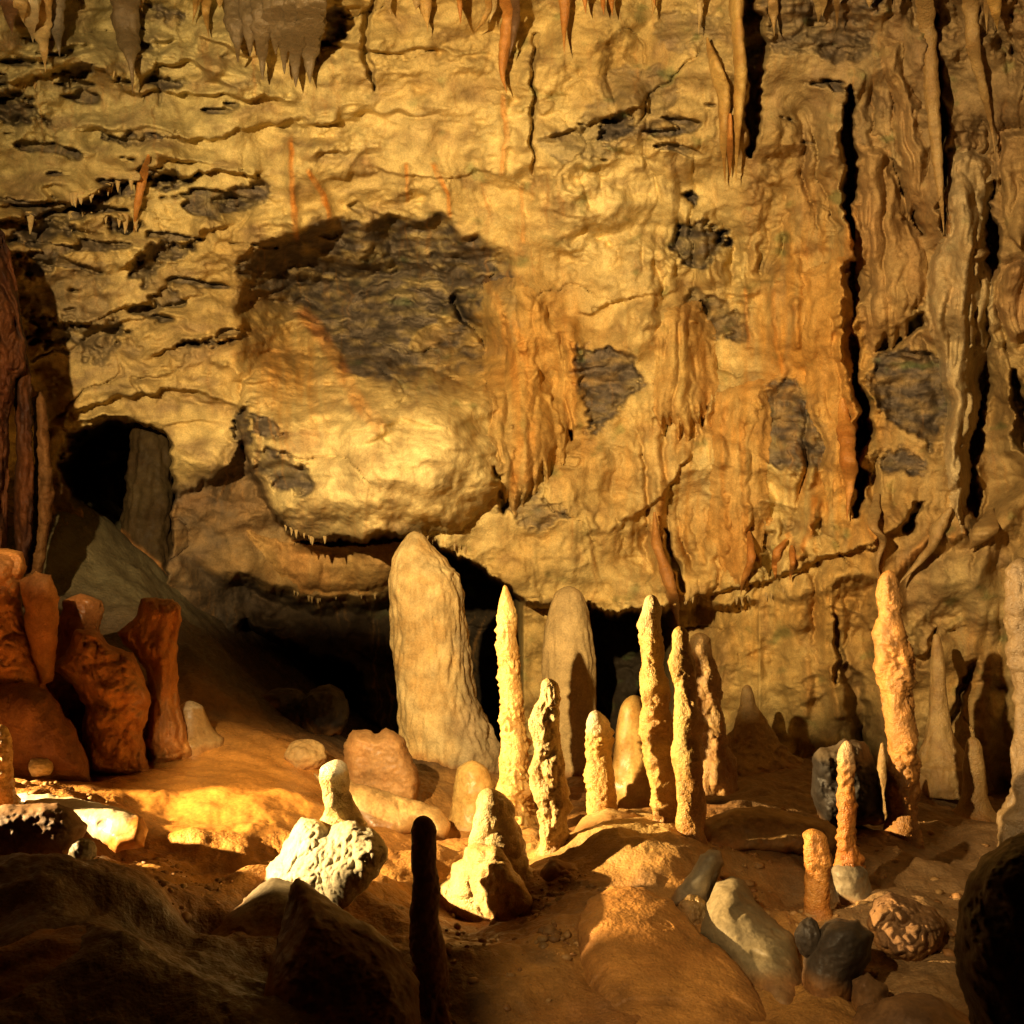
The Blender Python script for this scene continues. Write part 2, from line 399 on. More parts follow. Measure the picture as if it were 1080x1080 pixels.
    og = np.clip(.9 * blob2(px, py, 800, 500, 130, 150) + .55 * blob2(px, py, 560, 420, 60, 130) + .7 * blob2(px, py, 300, 400, 60, 60) + .6 * blob2(px, py, 860, 330, 60, 130)
                 + .8 * blob2(px, py, 370, 605, 90, 30) + .5 * blob2(px, py, 330, 545, 60, 25) + .6 * blob2(px, py, 1040, 720, 50, 60) + .04, 0, 1)
    c = mix(c, (.56, .29, .06), np.clip(og * (.55 + .9 * n1 + .8 * n3), 0, .85))
    c = mix(c, mix((.16, .125, .09), (.055, .045, .038), np.clip(.5 + fbm(px / 18, py / 9, 41.0, 3), 0, 1)), np.clip(grey * (1 + .7 * fbm(px / 26, py / 12, 43.0, 3)), 0, .95))
    c = mix(c, (.58, .22, .03), np.clip(orange * (1.15 + .4 * n3), 0, .95))
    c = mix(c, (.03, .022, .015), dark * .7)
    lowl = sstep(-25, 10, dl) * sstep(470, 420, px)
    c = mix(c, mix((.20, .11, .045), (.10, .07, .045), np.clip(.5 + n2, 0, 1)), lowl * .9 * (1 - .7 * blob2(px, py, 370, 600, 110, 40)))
    c = mix(c, (.032, .024, .016), sstep(0, 12, dl) * (sstep(440, 470, px) * sstep(552, 540, px) + sstep(605, 622, px) * sstep(730, 690, px)) * .97)  # recess behind the columns: shade painted in as near-black colour
    c = mix(c, (.034, .028, .022), sstep(0, 8, wy - L2) * sstep(160, 230, px) * sstep(480, 430, px) * .8)  # hollow left of the massive column: its shade painted as dark colour
    stv = np.clip(fbm(wx / 5, py / 130, 53.0, 3) - .18, 0, .8) * np.clip(.4 + 1.5 * fbm(px / 120, py / 90, 54.0, 2), 0, 1)
    c = mix(c, (.42, .22, .065), np.clip(1.1 * stv, 0, .65))
    c = mix(c, (.30, .22, .105), np.clip(.75 * blob2(px, py, 110, 345, 130, 90) * (.7 + .9 * n2) + .35 * sstep(330, 40, px) * sstep(260, 60, py), 0, .8))
    gr = np.clip(fbm(px / 30, py / 22, 51.0, 3) - .42, 0, .4) * sstep(280, 500, px) * 1.2
    c = mix(c, (.10, .16, .05), gr)
    return D, c

def lin(a, b, st): return np.arange(a, b + st * .5, st)
GX = np.concatenate([lin(-560, -30, 9), lin(-24, 1104, 1.45), lin(1112, 1640, 9)])
GY = np.concatenate([lin(-470, -24, 9), lin(-18, 880, 1.45), lin(886, 960, 9)])
gx, gy = np.meshgrid(GX, GY)
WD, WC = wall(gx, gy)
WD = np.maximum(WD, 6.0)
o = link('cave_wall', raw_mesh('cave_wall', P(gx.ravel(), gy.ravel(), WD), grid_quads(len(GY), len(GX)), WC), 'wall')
o['kind'] = 'structure'
WDG = WD.reshape(gx.shape); WCG = WC.reshape(gx.shape + (3,))
def wd(px, py):
    x = np.interp(px, GX, np.arange(len(GX))); y = np.interp(py, GY, np.arange(len(GY)))
    x0 = np.clip(x.astype(int), 0, len(GX) - 2); y0 = np.clip(y.astype(int), 0, len(GY) - 2)
    fx, fy = x - x0, y - y0
    return (WDG[y0, x0] * (1 - fx) + WDG[y0, x0 + 1] * fx) * (1 - fy) + (WDG[y0 + 1, x0] * (1 - fx) + WDG[y0 + 1, x0 + 1] * fx) * fy

# ------------------------------------------------------------------ the floor
CP = [(-250,1150,3.4),(0,1080,4.0),(100,1080,3.9),(250,1080,4.0),(30,940,5.2),(110,960,5.1),(180,1030,4.5),(230,985,5.3),(200,940,5.9),(300,1060,4.3),(450,1080,4.6),
      (560,1060,4.8),(560,1000,5.4),(700,1080,4.8),(650,970,5.8),(800,1060,4.9),(640,925,6.3),(730,905,6.5),(680,870,7.3),(620,880,7.2),(770,945,6.2),(850,945,6.4),
      (840,872,7.5),(900,925,6.9),(960,965,6.1),(1000,1060,5.0),(1060,925,7.3),(950,893,8.1),(1000,862,9.2),(1000,832,11),(1090,852,10.2),(800,802,11.3),
      (780,842,9),(700,835,9.4),(600,852,9.2),(510,872,8.6),(450,882,8.2),(420,905,7.3),(480,965,6.2),(560,945,6.4),(400,850,8.7),(345,832,8.6),(300,880,7.2),
      (250,930,6.2),(350,935,6),(240,850,7.6),(240,782,9),(300,788,9.1),(180,802,8.6),(120,852,7.2),(60,835,7.0),(0,842,6.8),(-100,850,6.5),(-300,900,6.1),
      (150,905,6.5),(100,912,6.0),(330,772,10.4),(200,655,11),(250,706,11),(100,585,11.4),(60,525,11.9),(180,642,11.6),(-100,600,11),(400,792,11),(560,800,13),
      (650,800,13),(300,745,12),(60,802,8.6),(0,802,8.4),(-200,802,8.2),(1200,960,6.5),(1300,860,10),(1250,1150,4),(500,1300,3.2),(900,1300,3.2),(100,1300,3.0),(500,830,15),(900,800,15),(100,520,15)]
cp = P(A([c[0] for c in CP]), A([c[1] for c in CP]), A([c[2] for c in CP]))
def _phi(r): return np.sqrt(r * r + .12)
_K = _phi(np.hypot(cp[:, None, 0] - cp[None, :, 0], cp[:, None, 1] - cp[None, :, 1]))
_w = np.linalg.solve(_K + 1e-3 * np.eye(len(cp)), cp[:, 2] - .2)
MOUNDS = [(655,900,6.9,.42,.10),(720,935,6.2,.30,.05),(150,960,5.4,.35,.06),(60,1010,4.5,.45,.10),(250,820,8.0,.6,.05),(330,850,8,.25,.06),(205,885,6.9,.16,.07),(800,868,7.5,.3,.05),(560,930,6.6,.2,.05),
          (120,1060,4.2,.2,.07),(180,990,5.0,.2,-.08),(215,985,5.35,.17,-.16),(50,955,5.1,.40,.16),(262,945,6.0,.22,.09),(140,1040,4.4,.25,.10),(500,1010,5.2,.2,.06),(470,900,7.2,.3,.07),(890,905,7.1,.35,.06),(1040,880,8.6,.4,.06),(860,985,5.9,.22,.06),(1000,930,7,.3,.07)]
def ground_h(x, y):
    h = np.full(x.shape, .2)
    for k in range(len(cp)): h = h + _w[k] * _phi(np.hypot(x - cp[k, 0], y - cp[k, 1]))
    h = np.clip(h, -1.0, 3.2)
    for px, py, d, r, a in MOUNDS:
        q = P(px, py, d); h = h + a * np.exp(-((x - q[0]) ** 2 + (y - q[1]) ** 2) / r ** 2)
    fl = np.exp(-(((x + 2.1) / 1.0) ** 2 + ((y - 8.3) / 1.1) ** 2))         # the smooth flowstone apron
    rough = 1 - .75 * fl
    h = h + .10 * fbm(x * 1.6, y * 1.6, 2.0, 3) * rough + .018 * fbm(x * 4.5, y * 4.5, 4.0, 4) * rough + .004 * ridged(x * 13, y * 13, 1.0, 3) * rough + .006 * fbm(x * 17, y * 17, 5.0, 4) * rough - .012 * sstep(.35, .6, noise(x * 9, y * 9, 6.0)) * rough + .012 * fbm(x * 2.2, y * 6, 8.0, 2) * fl
    return h
gxx = np.concatenate([lin(-900, -30, 14), lin(-22, 1102, 2.0), lin(1112, 2000, 14)])
gd = np.exp(np.linspace(math.log(1.2), math.log(16), 560))
gpx, gdd = np.meshgrid(gxx, gd)
X = ((gpx - C0) / F * gdd).ravel(); Y = gdd.ravel(); Z = ground_h(X, Y)
n1 = fbm(X * .9, Y * .9, 3.0, 4); n2 = fbm(X * 4, Y * 4, 6.0, 4)
gc = mix((.44, .23, .06), (.28, .125, .035), np.clip(.45 + .9 * n1, 0, 1))
gc = mix(gc, (.17, .10, .05), np.clip(n2 * .9 - .05, 0, .6))
gc = mix(gc, (.54, .235, .042), .95 * np.exp(-(((X + 2.1) / 1.2) ** 2 + ((Y - 8.0) / 1.3) ** 2)))
gc = mix(gc, (.56, .40, .15), .9 * np.exp(-(((X - .75) / .6) ** 2 + ((Y - 7.0) / .55) ** 2)))
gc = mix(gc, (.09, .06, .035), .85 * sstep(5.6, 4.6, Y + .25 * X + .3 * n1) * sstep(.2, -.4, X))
gc = mix(gc, (.05, .038, .024), .92 * sstep(9.3, 10.3, Y + .3 * n1) * sstep(-.2, -1.0, X))  # floor of the left hollow darkened in colour to stand for shade
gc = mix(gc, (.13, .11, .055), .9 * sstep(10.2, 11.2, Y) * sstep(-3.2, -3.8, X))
gc = mix(gc, (.23, .15, .075), .8 * sstep(1.3, 1.9, X) * sstep(4, 5.2, Y))
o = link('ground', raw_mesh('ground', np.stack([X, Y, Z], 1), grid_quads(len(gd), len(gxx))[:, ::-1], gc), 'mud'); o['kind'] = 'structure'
o.data.materials.append(M['wet'])
_pc = np.zeros(len(o.data.polygons) * 3); o.data.polygons.foreach_get('center', _pc); _pc = _pc.reshape(-1, 3)
_ap = np.exp(-(((_pc[:, 0] + 2.0) / 1.0) ** 2 + ((_pc[:, 1] - 8.1) / 1.25) ** 2)) + .25 * noise(_pc[:, 0] * 2, _pc[:, 1] * 2, 3.0) > .42
o.data.polygons.foreach_set('material_index', _ap.astype(np.int32))

# ------------------------------------------------------------------ the rest of the chamber: roof, sides and the end behind the visitor
def shell():
    u = np.linspace(0, 1, 90); v = np.linspace(0, 1, 120)
    uu, vv = np.meshgrid(u, v)
    ang = math.pi * uu
    y = -5 + 17.5 * vv
    r = 1 + .10 * fbm(uu * 5, vv * 6, 2.0, 3)
    x = -9.0 * np.cos(ang) * r; z = -1.2 + 10.8 * np.sin(ang) ** .7 * r
    y = y + .5 * fbm(uu * 6, vv * 6, 9.0, 2)
    V = np.stack([x.ravel(), y.ravel(), z.ravel()], 1)
    c = paint(V, 'tan', .5)
    return link('cave_ceiling', raw_mesh('cave_ceiling', V, grid_quads(120, 90), c), 'wall')
o = shell(); o['kind'] = 'structure'

# ------------------------------------------------------------------ formations
def rows_interp(rows, n):
    r = A(sorted(rows), float)
    y = np.linspace(r[0, 0], r[-1, 0], n)
    xl = np.interp(y, r[:, 0], r[:, 1]); xr = np.interp(y, r[:, 0], r[:, 2])
    k = max(1, int(n * .008)); ker = np.hanning(2 * k + 3)[1:-1]; ker /= ker.sum(); p = len(ker) // 2
    sm = lambda a: np.convolve(np.pad(a, p, 'edge'), ker, 'valid')
    return y, sm(xl), sm(xr)

def body(rows, d, pal, style='knob', amp=1.0, sink=.25, ratio=1.0, seed=0.0, lean=0.0, cap=True, lod=1.0, hang=False):
    """a grown formation turned from its outline rows (py, left px, right px) at depth d"""
    h = rows[-1][0] - rows[0][0]
    n = int(np.clip(h / 1.15 * lod, 26, 260))
    y, xl, xr = rows_interp(rows, n)
    cx = (xl + xr) / 2; r = np.maximum((xr - xl) / 2, .3)
    if cap and not hang:
        u = np.clip((y - y[0]) / max(r[min(n - 1, 2)] * .9, 2.5), 0, 1); r = r * np.sqrt(np.clip(1 - (1 - u) ** 2, .002, 1))
    if hang:
        u = np.clip((y[-1] - y) / max(r[max(0, n - 3)] * .9, 2.0), 0, 1); r = r * np.sqrt(np.clip(1 - (1 - u) ** 2, .004, 1))
    t = (y - y[0]) / max(1e-6, y[-1] - y[0])
    dd = d + lean * (1 - t)
    C = P(cx, y, dd); R = r * dd / F
    if not hang: R = R * (1 + .38 * np.exp(-((y[-1] - y) * dd / F) / max(.05, .55 * np.median(R))))
    if sink and not hang:       # root it in the floor
        m = max(3, int(sink / .02)); k = np.arange(1, m + 1) / m
        C = np.vstack([C, C[-1] + np.stack([0 * k, 0 * k, -sink * k], 1)]); R = np.concatenate([R, R[-1] * (1 + .12 * k)])
    if sink and hang:           # root it in the roof or wall
        m = max(3, int(sink / .03)); k = np.arange(m, 0, -1) / m
        C = np.vstack([C[0] + np.stack([0 * k, .5 * sink * k, sink * k], 1), C]); R = np.concatenate([R[0] * (1 + .2 * k), R])
    na = int(np.clip(R.max() / d * F * 2.6 * lod, 24, 150))
    a = np.linspace(0, 2 * math.pi, na, endpoint=False)
    ca, sa = np.cos(a), np.sin(a)
    base = C[-1] if not hang else C[0]
    X = C[:, None, 0] + R[:, None] * ca; Y = C[:, None, 1] + R[:, None] * sa * ratio; Z = np.repeat(C[:, 2:3], na, 1)
    s = seed * 3.17
    rm = np.median(R)
    q = 1 / max(rm, .03)
    low = fbm(X * .55 * q + s, Y * .55 * q, Z * .5 * q + s, 2) * .16
    if style == 'knob':
        mk = np.clip(.6 + 1.2 * noise(X * 5 + s, Y * 5, Z * 4), .1, 1.4)
        dis = low * 1.3 + .26 * noise(X * 7 + s, Y * 7, Z * 5) + .44 * mk * (np.abs(noise(X * 12 + s, Y * 12, Z * 8)) - .25) + .20 * mk * (np.abs(noise(X * 28, Y * 28 + s, Z * 24)) - .2) + .05 * fbm(X * 60, Y * 60, Z * 50, 2) + .05 * noise(s, 2.2, Z * 10)
    elif style == 'scale':
        mk = np.clip(.55 + 1.3 * noise(X * 6 + s, Y * 6, Z * 4), .1, 1.3)
        dis = low + .2 * noise(X * 8 + s, Y * 8, Z * 5) + .5 * mk * (np.abs(noise(X * 22 + s, Y * 22, Z * 17)) - .22) + .05 * fbm(X * 60, Y * 60, Z * 50, 2) + .10 * mk * noise(X * 9 + s, Y * 9, Z * 42)
    elif style == 'flute':
        w = noise(X * 3 + s, Y * 3, Z * 1.2) * .8
        dis = low * .5 + .10 * ridged(X * 6 + w + s, Y * 6, Z * .6, 3) + .12 * np.abs(noise(X * 12, Y * 12 + s, Z * 2.2)) + .05 * np.abs(noise(X * 24, Y * 24, Z * 5 + s)) + .05 * (np.abs(noise(X * 14, Y * 14 + s, Z * 7)) - .2) + .05 * noise(X * 3, Y * 3, Z * 7 + s)
    elif style == 'lobe':
        dis = low * 1.2 + .30 * (np.abs(noise(X * 6 + s, Y * 6, Z * 6)) ** .7 - .3) + .10 * (np.abs(noise(X * 16, Y * 16 + s, Z * 16)) - .2)
    elif style == 'rock':
        dis = low * 1.3 + .16 * ridged(X * 4 + s, Y * 4, Z * 6, 3) + .06 * fbm(X * 16, Y * 16, Z * 16 + s, 3)
    else:
        dis = low * .8 + .05 * noise(X * 3 + s, Y * 3, Z * 5) + .025 * fbm(X * 14, Y * 14, Z * 7 + s, 2)
    dis = dis * amp * R[:, None] * np.clip(.13 / max(rm, .05), .35, 1.0) ** .5
    X = X + dis * ca; Y = Y + dis * sa * ratio; Z = Z + .35 * dis * 0
    V = np.stack([X, Y, Z], -1).reshape(-1, 3)
    nr = len(C); i = np.arange(nr * na).reshape(nr, na); j = np.roll(i, -1, 1)
    Q = np.stack([i[:-1], i[1:], j[1:], j[:-1]], -1).reshape(-1, 4)
    top = len(V); V = np.vstack([V, V[:na].mean(0), V[nr * na - na:].mean(0)])
    T = np.concatenate([np.stack([np.full(na, top), i[0], j[0]], 1), np.stack([np.full(na, top + 1), j[-1], i[-1]], 1)])
    return V, Q, T, base, C

def put(name, label, cat, rows, d, pal, style='knob', mat='calc', group=None, parent=None, tint=None, **k):
    V, Q, T, base, C = body(rows, d, pal, style, **k)
    tn = paint(V, pal, 3.6, k.get('seed', 0.0))
    if style in ('knob', 'scale'):
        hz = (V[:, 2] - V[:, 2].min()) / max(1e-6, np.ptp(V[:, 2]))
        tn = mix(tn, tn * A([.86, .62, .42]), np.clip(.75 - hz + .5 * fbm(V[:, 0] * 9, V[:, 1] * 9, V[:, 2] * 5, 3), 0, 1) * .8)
    if tint: tn = tint(V, tn)
    tn = earthy(V, tn, .08)
    org = A(parent['_b']) if parent is not None and '_b' in parent else A(base)
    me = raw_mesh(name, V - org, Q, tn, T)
    if parent is not None:
        return link(name, me, mat, (0, 0, 0), parent)
    o = link(name, me, mat, tuple(base)); o['_b'] = [float(x) for x in base]
    return tag(o, label, cat, group)

def earthy(V, tn, h=.13):
    zg = ground_h(V[:, 0], V[:, 1])
    k = sstep(h, -.02, V[:, 2] - zg + .07 * noise(V[:, 0] * 7, V[:, 1] * 7, V[:, 2] * 7))
    return mix(tn, paint(V, 'mud', 3.0), .85 * k)
def white_tip(py, d, h=.12, colr=(.74, .66, .46)):
    z0 = float(P(0, py, d)[2])
    return lambda V, t: mix(t, colr, .8 * sstep(z0 - h, z0 - h * .2, V[:, 2] + .05 * noise(V[:, 0] * 20, V[:, 1] * 20, V[:, 2] * 20)))
def two_tone(pal2, zlo, zhi, s=1.0):
    return lambda V, t: mix(t, paint(V, pal2, 3, 5.0), s * sstep(zlo, zhi, V[:, 2] + .1 * noise(V[:, 0] * 6, V[:, 1] * 6, V[:, 2] * 6)))

_ico = {}
def ico(sub):
    if sub not in _ico:
        bm = bmesh.new(); bmesh.ops.create_icosphere(bm, subdivisions=sub, radius=1)
        _ico[sub] = (A([v.co[:] for v in bm.verts]), A([[v.index for v in f.verts] for f in bm.faces])); bm.free()
    return _ico[sub]

def lump(name, label, cat, px, py, w, h, d, pal, style='rock', mat='rock', dep=1.0, seed=0.0, amp=1.0, sub=5, rot=0.0, group=None, parent=None, tint=None, cuts=0, pal_s=2.6, boxy=1.0):
    """a boulder or lobed mass seen w x h px at depth d, dep = its depth against its width"""
    U, T = ico(sub)
    s = seed * 2.71
    q = 1.6 if style != 'pop' else 1.2
    r = 1 + amp * .13 * fbm(U[:, 0] * q + s, U[:, 1] * q, U[:, 2] * q + s, 2)
    if style == 'rock': r = r + amp * (.07 * ridged(U[:, 0] * 3 + s, U[:, 1] * 3, U[:, 2] * 4, 3) + .03 * fbm(U[:, 0] * 11, U[:, 1] * 11 + s, U[:, 2] * 11, 3))
    elif style == 'lobe': r = r + amp * (.15 * (np.abs(noise(U[:, 0] * 2.4 + s, U[:, 1] * 2.4, U[:, 2] * 2.4)) ** .7 - .3) + .04 * (np.abs(noise(U[:, 0] * 8, U[:, 1] * 8 + s, U[:, 2] * 8)) - .2))
    elif style == 'pop': r = r + amp * (.16 * (np.abs(noise(U[:, 0] * 3.6 + s, U[:, 1] * 3.6, U[:, 2] * 3.6)) ** .6 - .3) + .12 * (np.abs(noise(U[:, 0] * 9 + s, U[:, 1] * 9, U[:, 2] * 9)) ** .7 - .25))
    else: r = r + amp * (.03 * noise(U[:, 0] * 4 + s, U[:, 1] * 4, U[:, 2] * 4) + .012 * fbm(U[:, 0] * 12, U[:, 1] * 12, U[:, 2] * 12 + s, 3))
    UB = np.sign(U) * np.abs(U) ** boxy
    V = UB * r[:, None]
    rs = np.random.RandomState(int(seed * 10) + 3)
    for _ in range(cuts):
        nrm = rs.normal(size=3); nrm /= np.linalg.norm(nrm); k = rs.uniform(.55, .85)
        e = V @ nrm - k; V = V - np.where(e > 0, e * .93, 0)[:, None] * nrm
    V = V / (np.abs(V).max(0)[None] * .5 + .5)
    V = V * A([w / 2 * d / F, w / 2 * d / F * dep, h / 2 * d / F])
    c, s_ = math.cos(rot), math.sin(rot)
    V = np.stack([V[:, 0] * c - V[:, 2] * s_, V[:, 1], V[:, 0] * s_ + V[:, 2] * c], 1)
    ctr = P(px, py, d)
    W = V + ctr
    tn = paint(W, pal, pal_s, seed)
    if tint: tn = tint(W, tn)
    tn = earthy(W, tn, .06 + .12 * h * d / F)
    base = ctr - A([0, 0, h / 2 * d / F])
    if parent is not None and '_b' in parent: org = A(parent['_b'])
    else: org = base
    me = raw_mesh(name, W - org, np.zeros((0, 4), np.int32), tn, T)
    if parent is not None: return link(name, me, mat, (0, 0, 0), parent)
    o = link(name, me, mat, tuple(base)); o['_b'] = [float(x) for x in base]
    return tag(o, label, cat, group)

exec_rows = lambda *r: [tuple(x) for x in r]

def solid(name, label, cat, poly, d, T, R, pal, style='rock', mat='rock', gx_=0.0, gy_=0.0, seed=0.0, amp=1.0, back=None, parent=None, group=None, tint=None, pal_s=2.6, st=1.3, warp=2.2):
    """a closed rounded mass with this outline (px) at depth d (m): T its half thickness, R how fast it rounds off (px), gx_, gy_ its slope (m per px)"""
    p = A(poly, float)
    x = np.arange(max(p[:, 0].min(), -130) - 4, min(p[:, 0].max(), 1210) + 4, st); y = np.arange(p[:, 1].min() - 4, p[:, 1].max() + 4, st)
    xx, yy = np.meshgrid(x, y); fx, fy = xx.ravel(), yy.ravel()
    ox = warp * fbm(fx / 16, fy / 16, seed, 3); oy = warp * fbm(fx / 16, fy / 16, seed + 5, 3)
    sd = poly_sd((fx + ox).astype(np.float32), (fy + oy).astype(np.float32), poly, 400).astype(float)
    g = sd.reshape(xx.shape); gy, gx = np.gradient(g, st)
    k = np.where(sd < 0, np.clip(-sd, 0, 3 * st), 0)
    n_ = np.hypot(gx.ravel(), gy.ravel()) + 1e-6
    fx = fx + k * gx.ravel() / n_; fy = fy + k * gy.ravel() / n_
    m = R * .35
    ker = np.hanning(int(max(3, 2 * (m / st) // 2 + 3)))[1:-1]; ker /= ker.sum(); pd = len(ker) // 2
    gs = np.maximum(g, 0)
    for ax in (0, 1): gs = np.apply_along_axis(lambda a: np.convolve(np.pad(a, pd, 'edge'), ker, 'same')[pd:-pd or None], ax, gs)
    h = np.minimum(np.clip(gs.ravel(), 0, R), np.maximum(sd, 0) * 2.2) / R
    prof = np.sqrt(np.clip(1 - (1 - h) ** 2, 0, 1))
    dc = d + gx_ * (fx - p[:, 0].mean()) + gy_ * (fy - p[:, 1].mean())
    keep = grid_quads(*xx.shape); keep = keep[(sd[keep] > 0).any(1)]
    sheets = []
    for sgn, TT in ((-1, T), (1, back or T)):
        W = P(fx, fy, dc + sgn * TT * prof)
        X, Y, Z = W[:, 0] + seed * 3.1, W[:, 1], W[:, 2]
        if style == 'rock': n = .55 * fbm(X * 3, Y * 3, Z * 3, 3) + .32 * ridged(X * 6, Y * 6, Z * 8, 3) + .10 * fbm(X * 22, Y * 22, Z * 22, 3)
        elif style == 'lobe': n = .9 * (np.abs(noise(X * 5, Y * 5, Z * 5)) ** .7 - .3) + .35 * (np.abs(noise(X * 13, Y * 13, Z * 13)) - .2) + .08 * fbm(X * 30, Y * 30, Z * 30, 2)
        elif style == 'pop': n = .9 * (np.abs(noise(X * 9, Y * 9, Z * 9)) ** .6 - .3) + .55 * (np.abs(noise(X * 22, Y * 22, Z * 22)) ** .7 - .25) + .5 * fbm(X * 3, Y * 3, Z * 3, 2)
        elif style == 'flute': n = .5 * fbm(X * 3, Y * 3, Z * 2, 3) + .5 * (np.abs(noise(X * 9, Y * 9, Z * 2.5)) - .25) + .25 * (np.abs(noise(X * 20, Y * 20, Z * 9)) - .2)
        else: n = .5 * fbm(X * 2.4, Y * 2.4, Z * 2.4, 3) + .10 * fbm(X * 9, Y * 9, Z * 9, 3) + .03 * fbm(X * 30, Y * 30, Z * 30, 2) - .25 * sstep(.36, .55, noise(X * 7, Y * 7, Z * 7))
        d2 = dc + sgn * TT * prof - amp * .16 * np.clip(T, .12, .45) * n * np.clip(prof * 1.6, 0, 1) * (1 if sgn < 0 else -1)
        sheets.append(P(fx, fy, d2))
    N = len(fx)
    V = np.vstack(sheets); Q = np.vstack([keep, keep[:, ::-1] + N])
    used = np.unique(Q); rm = np.zeros(len(V), int); rm[used] = np.arange(len(used)); V = V[used]; Q = rm[Q]
    tn = paint(V, pal, pal_s, seed)
    if tint: tn = tint(V, tn)
    tn = earthy(V, tn)
    base = A([V[:, 0].mean(), V[:, 1].mean(), V[:, 2].min()])
    org = A(parent['_b']) if parent is not None else base
    me = raw_mesh(name, V - org, Q, tn)
    if parent is not None: return link(name, me, mat, (0, 0, 0), parent)
    o = link(name, me, mat, tuple(base)); o['_b'] = [float(v) for v in base]
    return tag(o, label, cat, group)

# ---- slender stalagmites on the floor
S = 'stalagmite'
put('stalagmite', 'tall thin pointed golden stalagmite with scaly skin, just right of the massive pale column', S,
    [(617,531,534),(630,527,540),(650,524,545),(680,524,547),(700,526,548),(740,527,553),(780,526,556),(820,525,559),(845,522,562),(868,520,566)], 8.3, 'gold', 'scale', seed=1, amp=1.0)
put('stalagmite', 'knobbly cream stalagmite with narrow neck, wide shoulder and shaded lower shaft', S,
    [(715,573,582),(722,571,588),(735,569,590),(744,564,589),(760,559,590),(785,563,590),(800,560,593),(815,558,597),(830,560,598),(850,566,600),(870,567,600),(890,568,602),(930,562,608)], 6.9, 'cream', 'knob', seed=2)
put('stalagmite', 'short straight stalagmite with white rounded tip, between the knobbly one and the leaning tall one', S,
    [(749,623,633),(760,619,641),(780,618,645),(800,619,647),(830,619,648),(860,620,650),(874,620,651)], 7.42, 'gold', 'scale', seed=3, tint=white_tip(749, 7.42, .2), sink=.15)
put('stalagmite', 'tall bright stalagmite leaning right, left one of the close tall pair at centre right', S,
    [(627,682,692),(640,678,697),(660,675,699),(700,676,699),(720,674,703),(740,676,707),(780,677,713),(820,684,718),(850,687,721),(880,694,724),(908,698,728)], 7.15, 'gold', 'knob', seed=4, tint=white_tip(627, 7.15, .3, (.66, .52, .27)))
put('stalagmite', 'tall stalagmite lit only along its left edge, right one of the close tall pair', S,
    [(660,712,722),(668,708,727),(700,706,732),(730,709,734),(760,711,738),(800,712,741),(850,713,743),(880,714,744),(918,714,746)], 6.75, 'gold', 'knob', seed=5)
put('stalagmite', 'dark brown stump-topped stalagmite standing in shadow behind the close tall pair', S,
    [(667,730,746),(680,728,750),(700,732,756),(720,730,760),(760,736,763),(800,738,768)], 8.7, 'tan', 'knob', seed=6)
put('stalagmite', 'large lone orange stalagmite with bulging waist, tallest one on the right', S,
    [(601,932,944),(612,928,948),(625,926,948),(650,926,952),(665,922,957),(690,922,961),(710,923,963),(730,928,962),(760,935,965),(800,937,968),(840,935,968),(870,934,968),(893,936,970)], 8.15, 'cream', 'knob', seed=7, tint=lambda V, t: mix(t, A([.46, .20, .045]) * (.8 + .5 * fbm(V[:, 0] * 7, V[:, 1] * 7, V[:, 2] * 4, 3))[:, None], .88))
r8 = put('stalagmite', 'thin bumpy orange stalagmite on a grey stump, left of the large lone one', S,
    [(781,888,898),(795,884,902),(820,885,900),(850,883,902),(880,882,902),(900,885,905),(914,886,909)], 6.4, 'orange', 'scale', seed=8, sink=.05, tint=white_tip(781, 6.4, .25, (.55, .38, .2)))
put('base', '', '', [(908,882,908),(918,880,914),(935,882,918),(956,886,926)], 6.38, 'grey', 'rock', 'rock', parent=r8, seed=8.5)
put('stalagmite', 'short flat-topped bright orange stalagmite standing on a dark boulder at lower right', S,
    [(874,848,866),(880,846,870),(900,848,875),(930,850,876),(955,849,874),(972,848,876)], 5.9, 'orange', 'knob', seed=9, amp=.7, sink=.12)
put('stalagmite', 'black shaded stalagmite nearest the viewer, a slim silhouette at lower centre', S,
    [(860,441,452),(875,435,459),(900,434,461),(950,433,463),(1000,434,468),(1040,436,472),(1090,430,478)], 4.75, 'brown', 'knob', 'rock', seed=10, amp=.8, ratio=1.0)
r11 = put('stalagmite', 'thick stepped stalagmite stack with lit left side at centre foreground', S,
    [(831,507,525),(845,502,538),(870,500,546),(900,497,552),(925,494,556)], 6.55, 'cream', 'lobe', seed=11, sink=.1)
solid('base', '', '', [(462,948),(461,932),(474,925),(478,911),(489,905),(492,893),(505,889),(525,892),(533,900),(541,915),(553,930),(562,950),(560,976),(545,991),(520,999),(505,993),(488,981),(465,969)], 6.42, .22, 26, 'cream', 'lobe', 'calc', parent=r11, seed=11.5, amp=2.0, gx_=-.0048)
r12 = put('stalagmite', 'small orange stub with pale top growing from the white popcorn rock', S,
    [(801,346,364),(812,338,368),(820,337,367),(832,341,367),(850,342,373),(870,342,380)], 6.05, 'cream', 'lobe', seed=12, sink=.15, tint=white_tip(801, 6.05, .1))
put('stalagmite', 'bright knobbly stalagmite cut by the left edge of the view', S,
    [(764,-6,6),(780,-9,11),(800,-9,12),(830,-9,15),(852,-10,18)], 6.5, 'gold', 'scale', seed=13, sink=.15)
put('stalagmite', 'squat cream stub with flat wet cap on the flowstone apron', S,
    [(739,192,208),(745,187,214),(760,183,218),(780,178,224)], 8.9, 'tan', 'smooth', 'smooth', seed=14, tint=white_tip(739, 8.9, .06))
put('stalagmite', 'slim grey-brown stalagmite leaning against the back wall right of the large lone one', S,
    [(668,985,990),(690,983,995),(720,982,997),(750,981,999),(775,978,1004),(805,972,1020)], 10.3, 'tan', 'flute', seed=15)
